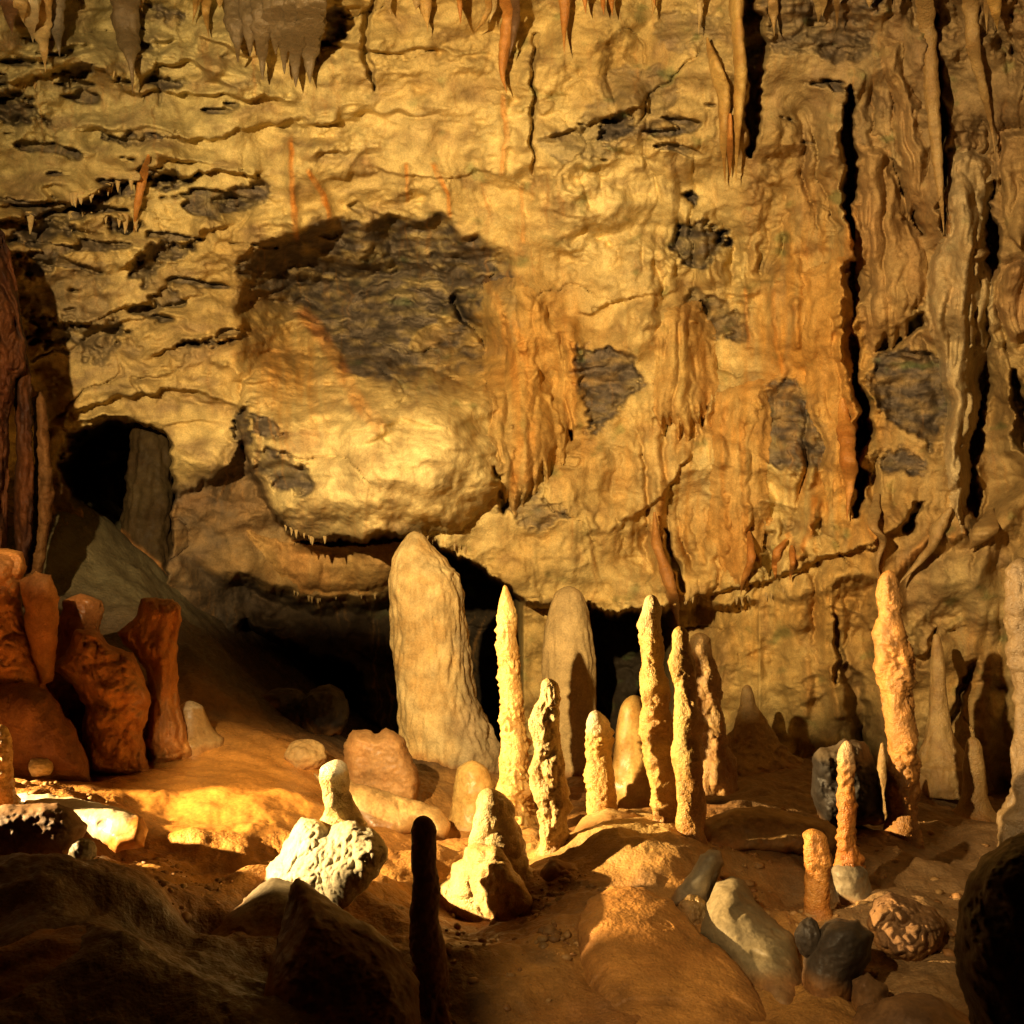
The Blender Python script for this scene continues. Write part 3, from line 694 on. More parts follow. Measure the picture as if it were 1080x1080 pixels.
put('stalagmite', 'stubby tan stalagmite with rounded top on the back right floor', S,
    [(777,1021,1031),(788,1018,1035),(810,1016,1038),(840,1015,1041),(860,1012,1046)], 9.4, 'tan', 'smooth', seed=16)
put('stalagmite', 'small orange spike half hidden behind the large lone stalagmite', S,
    [(783,929,932),(800,926,936),(830,924,939),(855,921,942)], 8.9, 'tan', 'smooth', seed=17)
put('stalagmite', 'wet pale stalagmite cut by the right edge of the view', S,
    [(588,1070,1086),(600,1063,1094),(630,1061,1100),(660,1064,1100),(700,1065,1102),(722,1070,1102),(760,1072,1106),(860,1066,1112)], 8.0, 'grey', 'lobe', seed=18, tint=lambda V, t: t * A([.62, .5, .38]))
put('stalagmite', 'low cone-shaped stalagmite against the pale back wall at centre right', S,
    [(722,784,792),(745,780,798),(770,774,812),(805,762,834)], 10.9, 'tan', 'rock', seed=19)
put('stalagmite', 'dark red stump between the red bulges at the far left', S,
    [(626,78,92),(634,68,104),(650,64,106),(690,62,108)], 8.9, 'red', 'knob', 'smooth', seed=20, sink=.4)

# ---- big columns at the back
put('limestone_column', 'massive pale column with fluted flank rising to the overhang', 'column',
    [(560,432,442),(568,428,449),(578,422,457),(588,418,466),(596,416,472),(604,414,480),(625,414,486),(650,416,488),(690,418,492),(730,420,496),(760,424,510),(790,428,523),(820,434,526),(850,440,524),(870,446,520)], 10.75, 'cream', 'flute', 'wall', cap=True, seed=21, amp=1.5, tint=lambda V, t: mix(t, paint(V, 'grey', 2, 3.), .6 * sstep(.1, .45, V[:, 0] + .75 + (1.2 - V[:, 2]) * .12 + .2 * noise(V[:, 0] * 4, V[:, 1] * 4, V[:, 2] * 3))))
put('limestone_column', 'smooth bullet-shaped pale column in the dark hollow behind the stalagmites', 'column',
    [(618,592,608),(624,587,612),(634,583,616),(645,580,619),(660,577,622),(700,573,627),(750,574,629),(800,578,630),(845,582,632)], 10.8, 'tan', 'flute', 'wall', seed=22, amp=1.0, tint=lambda V, t: mix(t, (.50, .38, .17), .6))
put('flowstone_dome', 'smooth rounded yellow dome behind the leaning tall stalagmite', 'flowstone',
    [(733,662,676),(745,655,685),(770,649,692),(800,648,696),(838,646,700)], 8.9, 'gold', 'smooth', 'smooth', seed=23)
put('flowstone_stub', 'small golden stub with sloping top at the foot of the massive column', 'flowstone',
    [(802,490,506),(810,483,512),(830,479,520),(850,477,522),(880,475,524)], 8.7, 'gold', 'rock', 'smooth', seed=24, amp=.7)
# ---- the red formations on the left
OR = lambda f: (lambda V, t: mix(t, paint(V, 'orange', 3), np.clip(f + .6 * fbm(V[:, 0] * 4, V[:, 1] * 4, V[:, 2] * 3, 3), 0, 1)))
solid('red_flowstone', 'leaning red flowstone pillar with shining right edge on the flowstone apron', 'flowstone',
    [(150,632),(165,630),(182,632),(191,640),(192,655),(187,668),(188,690),(187,720),(190,745),(196,765),(204,800),(158,812),(150,780),(155,750),(158,720),(153,705),(140,690),(123,668),(138,655),(147,640)], 8.75, .26, 22, 'red', 'flute', 'mud', seed=25, amp=3.6, tint=OR(.65))
solid('red_flowstone', 'broad red flowstone stump with notched top, left of the leaning red pillar', 'flowstone',
    [(68,690),(80,664),(100,663),(118,680),(140,690),(152,712),(160,740),(150,770),(158,818),(120,822),(90,815),(85,770),(90,745),(75,722),(56,708),(58,698)], 8.35, .36, 30, 'red', 'lobe', 'mud', seed=26, amp=2.6, tint=OR(.55))
rr = solid('red_flowstone', 'big rounded red flowstone bulge stacked at the far left edge', 'flowstone',
    [(-40,590),(-10,580),(10,578),(24,583),(29,597),(24,612),(22,640),(28,662),(40,690),(48,720),(60,760),(-60,770),(-60,640)], 8.2, .34, 32, 'red', 'lobe', 'mud', seed=27, amp=2.4, tint=OR(.45))
solid('side_lobe', '', '', [(20,612),(38,602),(54,606),(62,630),(61,680),(56,718),(42,724),(35,700),(28,670),(24,640)], 8.05, .16, 16, 'red', 'flute', 'mud', parent=rr, seed=27.5, tint=OR(.3))
solid('red_flowstone', 'low dark red mound in shadow beneath the rounded red bulge', 'flowstone',
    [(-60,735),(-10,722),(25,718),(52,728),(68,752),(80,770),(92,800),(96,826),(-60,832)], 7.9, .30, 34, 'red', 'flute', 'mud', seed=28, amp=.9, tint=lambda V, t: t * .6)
solid('red_flowstone', 'fused red flowstone bank behind and between the red stumps', 'flowstone',
    [(40,735),(60,705),(84,700),(120,712),(142,722),(165,712),(190,742),(205,785),(222,822),(40,822)], 9.0, .3, 30, 'red', 'flute', 'mud', seed=29, amp=3, tint=OR(.25))

# ---- pillar in the left cave mouth
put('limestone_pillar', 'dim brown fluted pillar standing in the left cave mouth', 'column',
    [(430,150,172),(490,140,178),(540,136,179),(600,140,179),(660,146,180)], 12.7, 'tan', 'flute', 'wall', seed=29, sink=.3, tint=lambda V, t: t * .12, amp=3.0)  # colour cut far down to paint in the shade of the cave mouth

# ---- boulders and floor masses
solid('boulder', 'angular reddish boulder at the end of the pale flowstone tongue, left of the massive column', 'boulder',
    [(362,787),(372,771),(385,769),(395,773),(408,768),(425,778),(435,800),(444,825),(440,850),(366,846),(362,810)], 9.0, .26, 14, 'tan', 'rock', seed=1, amp=1.4, tint=lambda V, t: mix(t, paint(V, 'red', 2), .45))
lump('boulder', 'small tan rounded boulder on the rim of the flowstone apron', 'boulder', 322, 798, 46, 36, 8.9, 'tan', 'smooth', 'rock', seed=2)
lump('boulder', 'dim grey boulder in the shadowed hollow behind the flowstone apron', 'boulder', 342, 752, 52, 58, 10.5, 'dark', 'rock', seed=3)  # dark colour stands in for the shade of the hollow
lump('boulder', 'dim flat-topped boulder at the back of the shadowed hollow', 'boulder', 300, 745, 50, 40, 10.9, 'dark', 'rock', seed=4)  # hollow's shade put into the colour here too
lump('boulder', 'pale small boulder on the ledge at far left', 'boulder', 42, 809, 28, 20, 7.6, 'pale', 'rock', seed=5, cuts=3)
solid('boulder', 'dark block behind the thin bumpy orange stalagmite', 'boulder',
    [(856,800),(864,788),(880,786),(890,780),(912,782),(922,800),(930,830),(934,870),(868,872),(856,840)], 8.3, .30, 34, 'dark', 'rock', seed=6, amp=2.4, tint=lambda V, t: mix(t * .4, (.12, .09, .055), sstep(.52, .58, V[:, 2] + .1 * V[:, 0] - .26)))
solid('boulder', 'rough shaded rock at the left edge under the lit ledge', 'boulder',
    [(-40,856),(0,850),(20,848),(60,846),(78,855),(92,870),(85,892),(72,908),(40,922),(-40,930)], 6.0, .22, 26, 'brown', 'rock', seed=7, amp=2.2)
lump('boulder', 'round grey cobble perched on the shaded left rock', 'boulder', 87, 898, 28, 27, 5.75, 'grey', 'smooth', 'rock', seed=8)
lump('boulder', 'smaller dark cobble just below the round grey cobble', 'boulder', 99, 919, 26, 22, 5.65, 'grey', 'rock', seed=9, tint=lambda V, t: t * .6)
solid('flowstone_log', 'white log-like flowstone block with a broken orange end at left', 'flowstone',
    [(12,838),(40,836),(75,841),(100,846),(135,854),(152,862),(157,876),(150,894),(122,899),(108,889),(80,872),(40,858),(14,850)], 6.55, .16, 15, 'white', 'smooth', 'smooth', seed=10, gx_=-.0012, gy_=-.004, tint=lambda V, t: mix(t, paint(V, 'orange', 4), sstep(.02, .10, (V[:, 0] + 2.36) * .8 - (V[:, 2] - .57) * .9)))
solid('popcorn_rock', 'white cauliflower-textured rock carrying a small orange stub', 'rock',
    [(280,918),(292,903),(305,880),(318,862),(335,864),(345,875),(360,866),(375,866),(390,874),(406,885),(409,902),(398,925),(378,946),(358,962),(340,952),(318,950),(276,940)], 5.85, .24, 34, 'white', 'pop', 'pop', seed=11, amp=1.0, st=1.0, gx_=-.0028, gy_=-.004, tint=two_tone('orange', .46, .30, .8))
solid('boulder', 'grey sloping rock below the white popcorn rock', 'boulder',
    [(200,1004),(230,977),(258,947),(285,925),(322,932),(340,958),(330,1000),(300,1036),(230,1040)], 5.5, .22, 40, 'grey', 'smooth', 'rock', seed=12, amp=1.3, gy_=-.004)
solid('boulder', 'dark pointed foreground rock left of the black stalagmite', 'boulder',
    [(300,965),(306,934),(315,925),(328,935),(345,945),(365,962),(395,977),(420,1002),(442,1035),(446,1120),(262,1120),(284,1020)], 4.6, .26, 46, 'brown', 'rock', seed=13, amp=1.8, gy_=-.002)
solid('boulder', 'lumpy dark rock in shadow at the foot of the knobbly cream stalagmite', 'boulder',
    [(570,918),(580,905),(600,908),(615,930),(623,955),(616,976),(600,988),(583,972),(563,950)], 6.5, .16, 18, 'brown', 'lobe', 'rock', seed=14, amp=1.6)
lump('boulder', 'small red-brown knob right of the stepped stalagmite stack', 'boulder', 605, 968, 30, 40, 6.25, 'tan', 'lobe', 'rock', seed=15)
solid('boulder', 'grey-green rounded rock below the stepped stalagmite stack', 'boulder',
    [(514,1004),(530,990),(555,984),(575,980),(597,984),(614,1000),(617,1034),(600,1044),(570,1036),(540,1026),(518,1016)], 5.6, .22, 28, 'grey', 'smooth', 'rock', seed=16, amp=1.4, gy_=-.005)
solid('boulder', 'low brown pitted rock at the bottom centre edge', 'boulder',
    [(498,1048),(525,1024),(560,1030),(600,1042),(618,1040),(634,1070),(640,1120),(560,1120),(505,1115)], 5.2, .2, 30, 'tan', 'lobe', 'mud', seed=17, amp=1.8, gy_=-.005, tint=lambda V, t: mix(t, (.34, .17, .05), .6))
solid('flowstone_mound', 'broad orange flowstone mound filling the bottom centre', 'flowstone',
    [(610,1002),(609,972),(622,948),(645,934),(680,937),(708,950),(724,966),(738,985),(764,1002),(788,1028),(810,1062),(836,1130),(640,1130),(622,1060),(612,1030)], 5.35, .26, 60, 'orange', 'smooth', 'mud', seed=18, amp=1.5, gy_=-.0062, tint=lambda V, t: mix(t, (.46, .24, .07), .5))
solid('boulder', 'grey-green sloping slab right of the broad orange mound', 'boulder',
    [(738,984),(746,955),(755,930),(770,924),(786,928),(797,950),(817,970),(838,990),(846,1020),(850,1060),(850,1130),(826,1110),(800,1056),(770,1012)], 5.5, .22, 30, 'grey', 'smooth', 'rock', seed=19, amp=1.7, gy_=-.0055, tint=lambda V, t: mix(t, (.22, .17, .085), .8))
bb = solid('bulb_rock', 'wet grey bulb-headed rock with orange knob at its foot', 'rock',
    [(730,918),(738,901),(748,895),(760,898),(763,912),(755,932),(752,952),(742,970),(722,962),(702,958),(714,936)], 6.0, .13, 16, 'grey', 'lobe', 'rock', seed=20, amp=1.2)
lump('knob', '', '', 731, 964, 34, 40, 5.85, 'tan', 'lobe', 'calc', seed=21, parent=bb)
solid('boulder', 'flat ledge slab with crumbly rim behind the short bright orange stalagmite', 'boulder',
    [(740,866),(770,853),(800,850),(840,858),(872,864),(886,878),(878,898),(840,900),(790,900),(760,908),(740,906)], 7.15, .24, 15, 'tan', 'rock', seed=22, amp=1.6, gy_=-.006, tint=lambda V, t: t * .8)
solid('boulder', 'dark wet boulder under the short bright orange stalagmite', 'boulder',
    [(862,985),(870,974),(885,968),(905,970),(920,985),(919,1010),(906,1032),(902,1060),(912,1120),(842,1120),(845,1050),(846,1012)], 5.2, .24, 26, 'dark', 'rock', 'rock', seed=23, amp=1.2)
lump('boulder', 'small black knob on the left shoulder of the dark wet boulder', 'boulder', 853, 990, 30, 42, 5.1, 'dark', 'smooth', 'rock', seed=24)
solid('boulder', 'small dark rock leaning on the right of the dark wet boulder', 'boulder', [(898,1034),(914,1025),(934,1040),(946,1070),(954,1120),(898,1120)], 5.0, .16, 18, 'brown', 'rock', seed=24.5)
solid('popcorn_rock', 'brown boulder crusted with coral-like popcorn at lower right', 'rock',
    [(914,972),(922,948),(938,941),(952,945),(966,950),(986,958),(1000,976),(992,1002),(970,1020),(942,1014),(922,998)], 5.75, .2, 26, 'brown', 'pop', 'pop', seed=25, amp=2.4, st=1.0, gy_=-.003)
solid('boulder', 'huge black foreground boulder cut by the right edge', 'boulder',
    [(1011,960),(1018,930),(1035,905),(1060,886),(1100,868),(1190,880),(1190,1130),(1030,1130),(1020,1060),(1008,1030),(1007,990)], 4.3, .34, 60, 'dark', 'rock', 'rock', seed=26, amp=2.2)
lump('boulder', 'brown low rock in the lower right corner beside the black boulder', 'boulder', 965, 1095, 130, 80, 4.7, 'brown', 'rock', seed=27)
lump('boulder', 'shaded hummock in the lower left corner', 'boulder', 60, 1060, 260, 150, 4.4, 'brown', 'smooth', 'mud', seed=28, sub=6, dep=.8)
solid('flowstone_pedestal', 'pale lit flowstone pedestal carrying the close group of stalagmites', 'flowstone',
    [(600,884),(614,864),(640,852),(668,856),(694,876),(718,902),(738,914),(704,926),(662,932),(626,944),(608,928),(600,905)], 6.95, .18, 34, 'cream', 'smooth', 'smooth', seed=34, amp=1.8, gy_=-.008)
solid('flowstone_tongue', 'pale smooth flowstone tongue with a curled end, left of the massive column', 'flowstone',
    [(330,816),(360,820),(400,832),(440,844),(466,854),(476,868),(470,886),(455,882),(440,874),(415,888),(388,884),(356,852)], 8.2, .14, 18, 'tan', 'smooth', 'smooth', seed=35, amp=1.3, gy_=-.004, gx_=.001)

# unseen rock bank shading the foreground, then unseen rocks added to block the lamps
lump('rock_bank', 'tall rough rock bank, unseen at far left, shading the foreground', 'rock', -453, 900, 473, 760, 4.95, 'brown', 'rock', seed=29, sub=6, dep=.95, amp=.4, boxy=.7)
lump('blocker_ridge', 'unseen narrow rock ridge added to block lamp light, left of the taller pinnacle', 'rock', -802, 12, 220, 600, 2.2, 'brown', 'rock', seed=30, dep=.6, amp=.2, boxy=.45)
lump('blocker_shelf', 'unseen long rock shelf added to block lamp light, low beneath the pinnacle', 'rock', -620, 262, 560, 600, 2.25, 'brown', 'rock', seed=32, dep=.3, amp=.2, boxy=.45)
put('blocker_pillar', 'unseen rough pillar added to keep lamp light off the red bulges', 'rock', [(480,-285,-205),(700,-290,-200),(860,-300,-190)], 7.3, 'brown', 'rock', 'rock', seed=33)
lump('blocker_pinnacle', 'unseen lower rock pinnacle added to block lamp light, right of the taller one', 'rock', -230, 110, 78, 600, 2.2, 'brown', 'rock', seed=34, dep=.9, amp=.2, boxy=.45)
lump('blocker_spur', 'unseen small rock spur added to shade the hollow, beside the narrow ridge', 'rock', -673, -290, 136, 116, 2.2, 'brown', 'rock', seed=35, dep=.8, amp=.2, boxy=.5)
lump('blocker_pinnacle', 'unseen tall rock pinnacle added to block lamp light, left of the viewer', 'rock', -356, 36, 176, 600, 2.2, 'brown', 'rock', seed=31, dep=.8, amp=.2, boxy=.45)

# ---- loose grit and rubble on the floor: far too many to count
def gravel(n=900):
    U, T = ico(1)
    rs = np.random.RandomState(11)
    Vs, Ts, Cs = [], [], []
    zones = [(470,640,4.6,6.4,.35),(820,1080,6.0,9.0,.45),(740,880,5.6,7.0,.7),(150,330,5.2,6.6,.35),(0,130,5.6,7.4,.4),(560,640,5.4,6.4,.5),(860,1010,5.0,6.4,.4)]
    k = 0
    while k < n:
        x0, x1, d0, d1, pr = zones[rs.randint(len(zones))]
        px, d = rs.uniform(x0, x1), rs.uniform(d0, d1)
        x = (px - C0) / F * d
        if noise(A([x * 2.2]), A([d * 2.2]), 77.)[0] < .35 - .6 * pr + rs.uniform(-.2, .2): continue
        r = .005 + .03 * rs.rand() ** 4
        z = ground_h(A([x]), A([d]))[0]
        v = U * (r * rs.uniform(.7, 1.3, (len(U), 1))) * A([rs.uniform(.8, 1.5), rs.uniform(.8, 1.5), rs.uniform(.5, .9)]) + A([x, d, z + r * .1])
        Ts.append(T + len(U) * k); Vs.append(v); Cs.append(np.tile(mix(A(PAL['mud'][1]), A([.40, .24, .09]), A(rs.rand()))[None] * np.ones((1, 3)), (len(U), 1))); k += 1
    o = link('gravel', raw_mesh('gravel', np.vstack(Vs), np.zeros((0, 4), np.int32), np.vstack(Cs).reshape(-1, 3), np.vstack(Ts)), 'rock')
    o['kind'] = 'stuff'; return tag(o, 'loose grit and small rubble scattered over the cave floor', 'gravel')
gravel()

# ------------------------------------------------------------------ hanging formations
def drape(name, label, cat, pts, pal, off=.12, thick=1.0, seed=0.0, mat='calc', group=None, parent=None, style='flute', amp=.8, flat=None, tint=None):
    """a rib, curtain or stalactite along (px, py, half width px), standing off the wall by off metres"""
    p = A(pts, float); L = np.concatenate([[0], np.cumsum(np.hypot(*(p[1:, :2] - p[:-1, :2]).T))])
    n = int(np.clip(L[-1] / 1.4, 14, 260)); t = np.linspace(0, L[-1], n)
    px, py, w = [np.interp(t, L, p[:, k]) for k in range(3)]
    k = max(1, n // 14); ker = np.ones(2 * k + 1) / (2 * k + 1); sm = lambda a: np.convolve(np.pad(a, k, 'edge'), ker, 'valid')
    px, w = sm(px), sm(w); py = py
    d = wd(px, py) if flat is None else np.full(n, flat)
    d = sm(sm(np.minimum(d, sm(d)))) - off
    T_ = max(t[-1], 1e-6)
    w = w * (1 + .28 * noise(t / 22 + seed * 1.3, seed) + .14 * noise(t / 7 + seed, 3.3))
    u = np.clip((t[-1] - t) / (T_ * .38), 0, 1); w = w * np.clip(.06 + .94 * u ** .75, .06, 1)
    u = np.clip(t / (T_ * .25), 0, 1); w0 = w * ((.25 + .75 * u ** .7) if pts[0][1] > -5 else 1.0)
    off = off * .45
    C = P(px, py, d); R = w0 * d / F
    na = int(np.clip(w.max() * 2.4, 12, 72)); a = np.linspace(0, 2 * math.pi, na, endpoint=False); ca, sa = np.cos(a), np.sin(a)
    X = C[:, None, 0] + R[:, None] * ca; Y = C[:, None, 1] + R[:, None] * sa * thick; Z = np.repeat(C[:, 2:3], na, 1)
    s = seed * 1.9
    dis = (.22 * fbm(X * 5 + s, Y * 5, Z * 1.6, 3) + .16 * ridged(X * 9 + s, Y * 9, Z * 1.3, 2) + .10 * noise(X * 20, Y * 20, Z * 14 + s)) * amp * R[:, None]
    X = X + dis * ca; Y = Y + dis * sa * thick
    V = np.stack([X, Y, Z], -1).reshape(-1, 3)
    i = np.arange(n * na).reshape(n, na); j = np.roll(i, -1, 1)
    Q = np.stack([i[:-1], i[1:], j[1:], j[:-1]], -1).reshape(-1, 4)
    top = len(V); V = np.vstack([V, V[:na].mean(0), V[-na:].mean(0)])
    T = np.concatenate([np.stack([np.full(na, top), i[0], j[0]], 1), np.stack([np.full(na, top + 1), j[-1], i[-1]], 1)])
    tn = paint(V, pal, 2.4, seed)
    if tint: tn = tint(V, tn)
    base = C[0]
    org = A(parent['_b']) if parent is not None else base
    me = raw_mesh(name, V - org, Q, tn, T)
    if parent is not None: return link(name, me, mat, (0, 0, 0), parent)
    o = link(name, me, mat, tuple(base)); o['_b'] = [float(x) for x in base]
    return tag(o, label, cat, group)

def cluster(name, label, cat, px, py, group=None):
    b = P(px, py, wd(A([px]), A([py]))[0]); o = empty(name, tuple(b), label, cat, group); o['_b'] = [float(x) for x in b]; return o

CU, ST = 'cave curtain', 'stalactite'
def patch(label, poly, pal, bulge=.25, fold=.16, lam=11.0, ragged=16.0, seed=0.0, name='curtain', cat=None, tint=None, mat='wall', amp=.05):
    """a sheet of flowstone hanging over the wall: outline in px, how far it stands off, its folds"""
    p = A(poly, float); st = 1.25
    x = np.arange(p[:, 0].min() - 8, p[:, 0].max() + 8, st); y = np.arange(p[:, 1].min() - 8, p[:, 1].max() + 10 + ragged, st)
    xx, yy = np.meshgrid(x, y); fx, fy = xx.ravel(), yy.ravel()
    h = (fy - p[:, 1].min()) / (np.ptp(p[:, 1]))
    wob = 9 * noise(fx / 60, fy / 50, seed) + 3.5 * noise(fx / 18, fy / 24, seed + 4)
    col_ = noise((fx + wob) / lam, seed * 1.7, 0) + .5 * noise((fx + wob) / (lam * .45), seed * 1.7, 3.)
    sd = poly_sd((fx + wob).astype(np.float32), (fy - ragged * (col_ - .3) * np.clip(h, 0, 1)).astype(np.float32), poly, 40) + 1.6 * fbm(fx / 6, fy / 9, seed, 2)
    rid = 1.7 * np.abs(noise((fx + wob) / (lam * 1.9), fy / 190, seed + 8)) ** .6 - .6; rid2 = 1.6 * np.abs(noise((fx + wob) / (lam * .95), fy / 60, seed + 2)) ** .7 - .5
    d0 = wd(fx, fy)
    k = max(3, int(14 / st)); ker = np.ones(2 * k + 1) / (2 * k + 1)
    g = d0.reshape(xx.shape); g = np.apply_along_axis(lambda a: np.convolve(np.pad(a, k, 'edge'), ker, 'valid'), 0, g); g = np.apply_along_axis(lambda a: np.convolve(np.pad(a, k, 'edge'), ker, 'valid'), 1, g)
    e = sstep(-1.5, 9, sd)
    d = g.ravel() - e * (bulge + fold * (.75 * rid + .22 * rid2) + amp * fbm(fx / 24, fy / 20, seed + 6, 3)) - .012 * fbm(fx / 6, fy / 8, seed, 2)
    d = np.where(sd > -1.5, np.minimum(d, d0 - .03 * e), d0 + .05)
    V = P(fx, fy, d); Q = grid_quads(*xx.shape)
    Q = Q[(sd[Q] > -4).any(1)]
    iy = np.clip(np.searchsorted(GY, fy), 0, len(GY) - 1); ix = np.clip(np.searchsorted(GX, fx), 0, len(GX) - 1)
    tn = mix(WCG[iy, ix], paint(V, pal, 1.6, seed), .45)
    if tint: tn = tint(V, tn)
    base = V[np.argmax(sd)]
    used = np.unique(Q); rm = np.zeros(len(V), int); rm[used] = np.arange(len(used))
    return tag(link(name, raw_mesh(name, V[used] - base, rm[Q], tn[used]), mat, tuple(base)), label, cat or CU)
# top edge
c = cluster('stalactite_cluster', 'wide brown cluster of fused stalactites hanging at the top left of centre', ST, 288, -5)
for k, (x, y1, w) in enumerate([(250,66,10),(263,60,9),(276,84,9),(290,58,10),(299,78,10),(311,92,11),(326,88,12),(335,60,7)]):
    drape('stalactite', '', '', [(x, -30, w + 3), (x, y1 * .5, w), (x + 1, y1, w * .45)], 'grey', .28, 1.0, 40 + k, parent=c, amp=1.3, tint=lambda V, t: mix(t, (.17, .115, .05), .8))
drape('stalactite', 'broad tapering brown stalactite at the top left, ending in a thin drip', ST, [(133,-30,15),(132,20,13),(137,55,8),(139,72,4),(140,100,1.5)], 'grey', .3, 1.0, 50, amp=1.1, tint=lambda V, t: mix(t, (.18, .12, .05), .8))
c = cluster('stalactite_cluster', 'pale golden stalactite cluster at the top left corner', ST, 40, -5)
for k, (x, y1, w, p) in enumerate([(8,36,7,'brown'),(30,45,8,'pale'),(43,76,8,'cream'),(58,60,8,'grey'),(20,24,6,'cream')]):
    drape('stalactite', '', '', [(x, -30, w + 4), (x + 2, y1 * .5, w), (x + 5, y1, 2)], p, .3, 1.0, 52 + k, parent=c, amp=1.1)
drape('curtain', 'orange-brown curtain with a dark eyelet hanging from the top centre', CU, [(530,-25,9),(537,20,6),(532,50,6),(529,80,5),(535,98,3)], 'orange', .2, 1.4, 60)
drape('curtain', 'thin brown ribbon hanging beside the eyelet curtain at top centre', CU, [(540,-25,5),(545,15,4),(541,45,3),(537,60,2)], 'brown', .3, 1.4, 61)
drape('stalactite', 'sharp orange stalactite hanging alone right of the top centre curtain', ST, [(594,-25,7),(596,10,5),(595,35,3),(595,56,1.3)], 'orange', .3, 1.0, 62)
drape('stalactite', 'small orange stalactite left of the top centre curtain', ST, [(482,-25,4),(485,5,3),(486,26,1.6)], 'orange', .25, 1.0, 63)
drape('stalactite', 'curved pale stalactite between the small orange one and the curtain', ST, [(512,-25,4),(516,10,3),(508,26,3),(500,33,1.5)], 'gold', .2, 1.0, 64)
for k, (x, y1) in enumerate([(617,15),(636,16),(645,17),(690,6)]):
    drape('stalactite', 'short orange drip in the row at the top edge right of centre', ST, [(x,-25,4),(x,y1*.3,2.6),(x+1,y1,1.2)], 'orange', .25, 1.0, 65 + k, group='short orange drips at the top edge')
rnd2 = random.Random(9)
for k in range(26):
    x = rnd2.choice([rnd2.uniform(690, 1075), rnd2.uniform(60, 240), rnd2.uniform(340, 520), rnd2.uniform(690, 1075)])
    if 755 < x < 800: continue
    y1 = rnd2.uniform(6, 40); w_ = rnd2.uniform(2.2, 5.5)
    drape('stalactite', 'small tan stalactite among the scattered drips along the top edge', ST, [(x, -25, w_ * 1.5), (x + rnd2.uniform(-2, 2), y1 * .4, w_), (x + rnd2.uniform(-3, 3), y1, 1)], rnd2.choice(['tan', 'gold', 'cream']), .2, 1.0, 200 + k, group='small tan stalactites along the top edge')
# the double curtain beside the dark groove
c = cluster('curtain', 'tall double orange curtain beside the dark groove at upper right', CU, 776, -5)
drape('fold', '', '', [(775,-25,6),(778,40,5),(781,80,6),(778,140,4),(776,192,2.2)], 'gold', .16, 2.6, 70, parent=c)
drape('fold', '', '', [(745,40,4),(754,70,6),(764,100,6),(763,150,4),(765,195,2)], 'gold', .12, 2.4, 71, parent=c)
drape('fold', '', '', [(770,120,3),(770,160,3),(770,186,1.5)], 'orange', .1, 1.8, 72, parent=c)
# right hand flowstone
drape('stalactite', 'long straight tube stalactite running down the upper right wall', ST, [(972,-25,9),(980,50,7),(986,140,6),(993,215,5),(996,248,2)], 'tan', .2, 1.2, 73)
drape('stalactite', 'slender stalactite tapering beside the long tube, nearer the right edge', ST, [(1022,-25,8),(1026,50,6),(1036,90,4),(1046,135,3),(1050,165,2)], 'tan', .18, 1.2, 74)
drape('stalactite', 'pair-like pointed drips at the top right corner', ST, [(1046,-25,8),(1050,10,5),(1052,32,2)], 'gold', .3, 1.0, 75)
OCH = lambda f, c=(.52, .27, .065): (lambda V, t: mix(t, c, np.clip(f + .5 * fbm(V[:, 0] * 3, V[:, 1], V[:, 2] * .8, 3), 0, .9)))
patch('jellyfish-shaped flowstone cascade with rounded head and long trailing legs on the right wall', [(1003,168),(1020,155),(1040,166),(1046,200),(1040,245),(1049,290),(1043,350),(1031,400),(1026,480),(1016,556),(1004,560),(1002,520),(999,430),(985,360),(974,325),(978,290),(990,255),(999,245),(996,205)],
      'pale', .34, .16, 11, 26, 76, 'flowstone_cascade', 'flowstone', OCH(.1, (.46, .30, .13)))
patch('bundle of brown drip folds right of the long dark crack', [(905,150),(935,160),(955,210),(972,260),(978,320),(960,345),(940,372),(914,375),(905,330),(903,240)], 'tan', .2, .15, 12, 26, 90, tint=OCH(.3, (.40, .23, .09)))
patch('narrow brown flowstone tongue right of the dark crack, above the drip folds', [(925,40),(950,45),(972,130),(975,205),(962,240),(948,190),(940,110)], 'tan', .18, .12, 13, 18, 91, tint=OCH(.2, (.40, .25, .11)))
patch('grey-brown hanging flowstone sheet at the right edge beneath the tapering stalactite', [(1050,140),(1120,130),(1120,262),(1085,268),(1060,262),(1050,215)], 'tan', .28, .18, 15, 24, 100, tint=OCH(.15, (.40, .24, .11)))
patch('lower brown flowstone lobe at the right edge, under the grey-brown sheet', [(1048,285),(1070,275),(1120,280),(1120,375),(1085,372),(1062,362),(1048,330)], 'tan', .32, .2, 13, 22, 101, tint=OCH(.3, (.36, .20, .09)))
# fringe right of the grey patch
patch('row of small orange stalactite fingers on the wall left of the dark brown hollow', [(690,360),(705,325),(735,318),(752,350),(756,400),(750,440),(735,452),(712,462),(694,446)], 'gold', .14, .13, 8, 24, 110, tint=OCH(.4))
patch('broad orange drip sheet with wavy threads at centre right, above the dark ledge', [(752,415),(800,400),(812,450),(812,520),(806,590),(786,624),(764,618),(752,560),(748,480)], 'gold', .07, .08, 8, 22, 111, tint=OCH(.55))
patch('orange flowstone sheet left of the long dark crack', [(845,290),(890,270),(896,360),(898,440),(892,520),(878,540),(862,470),(850,380)], 'gold', .10, .09, 13, 26, 112, tint=OCH(.45))
drape('curtain', 'thin brown ribbon hanging to the floor stalagmites from the orange wall', CU, [(690,540,4),(692,575,5),(702,600,6),(712,640,6),(717,668,3)], 'orange', .22, 1.6, 120, tint=lambda V, t: mix(t, (.35, .18, .06), .4))
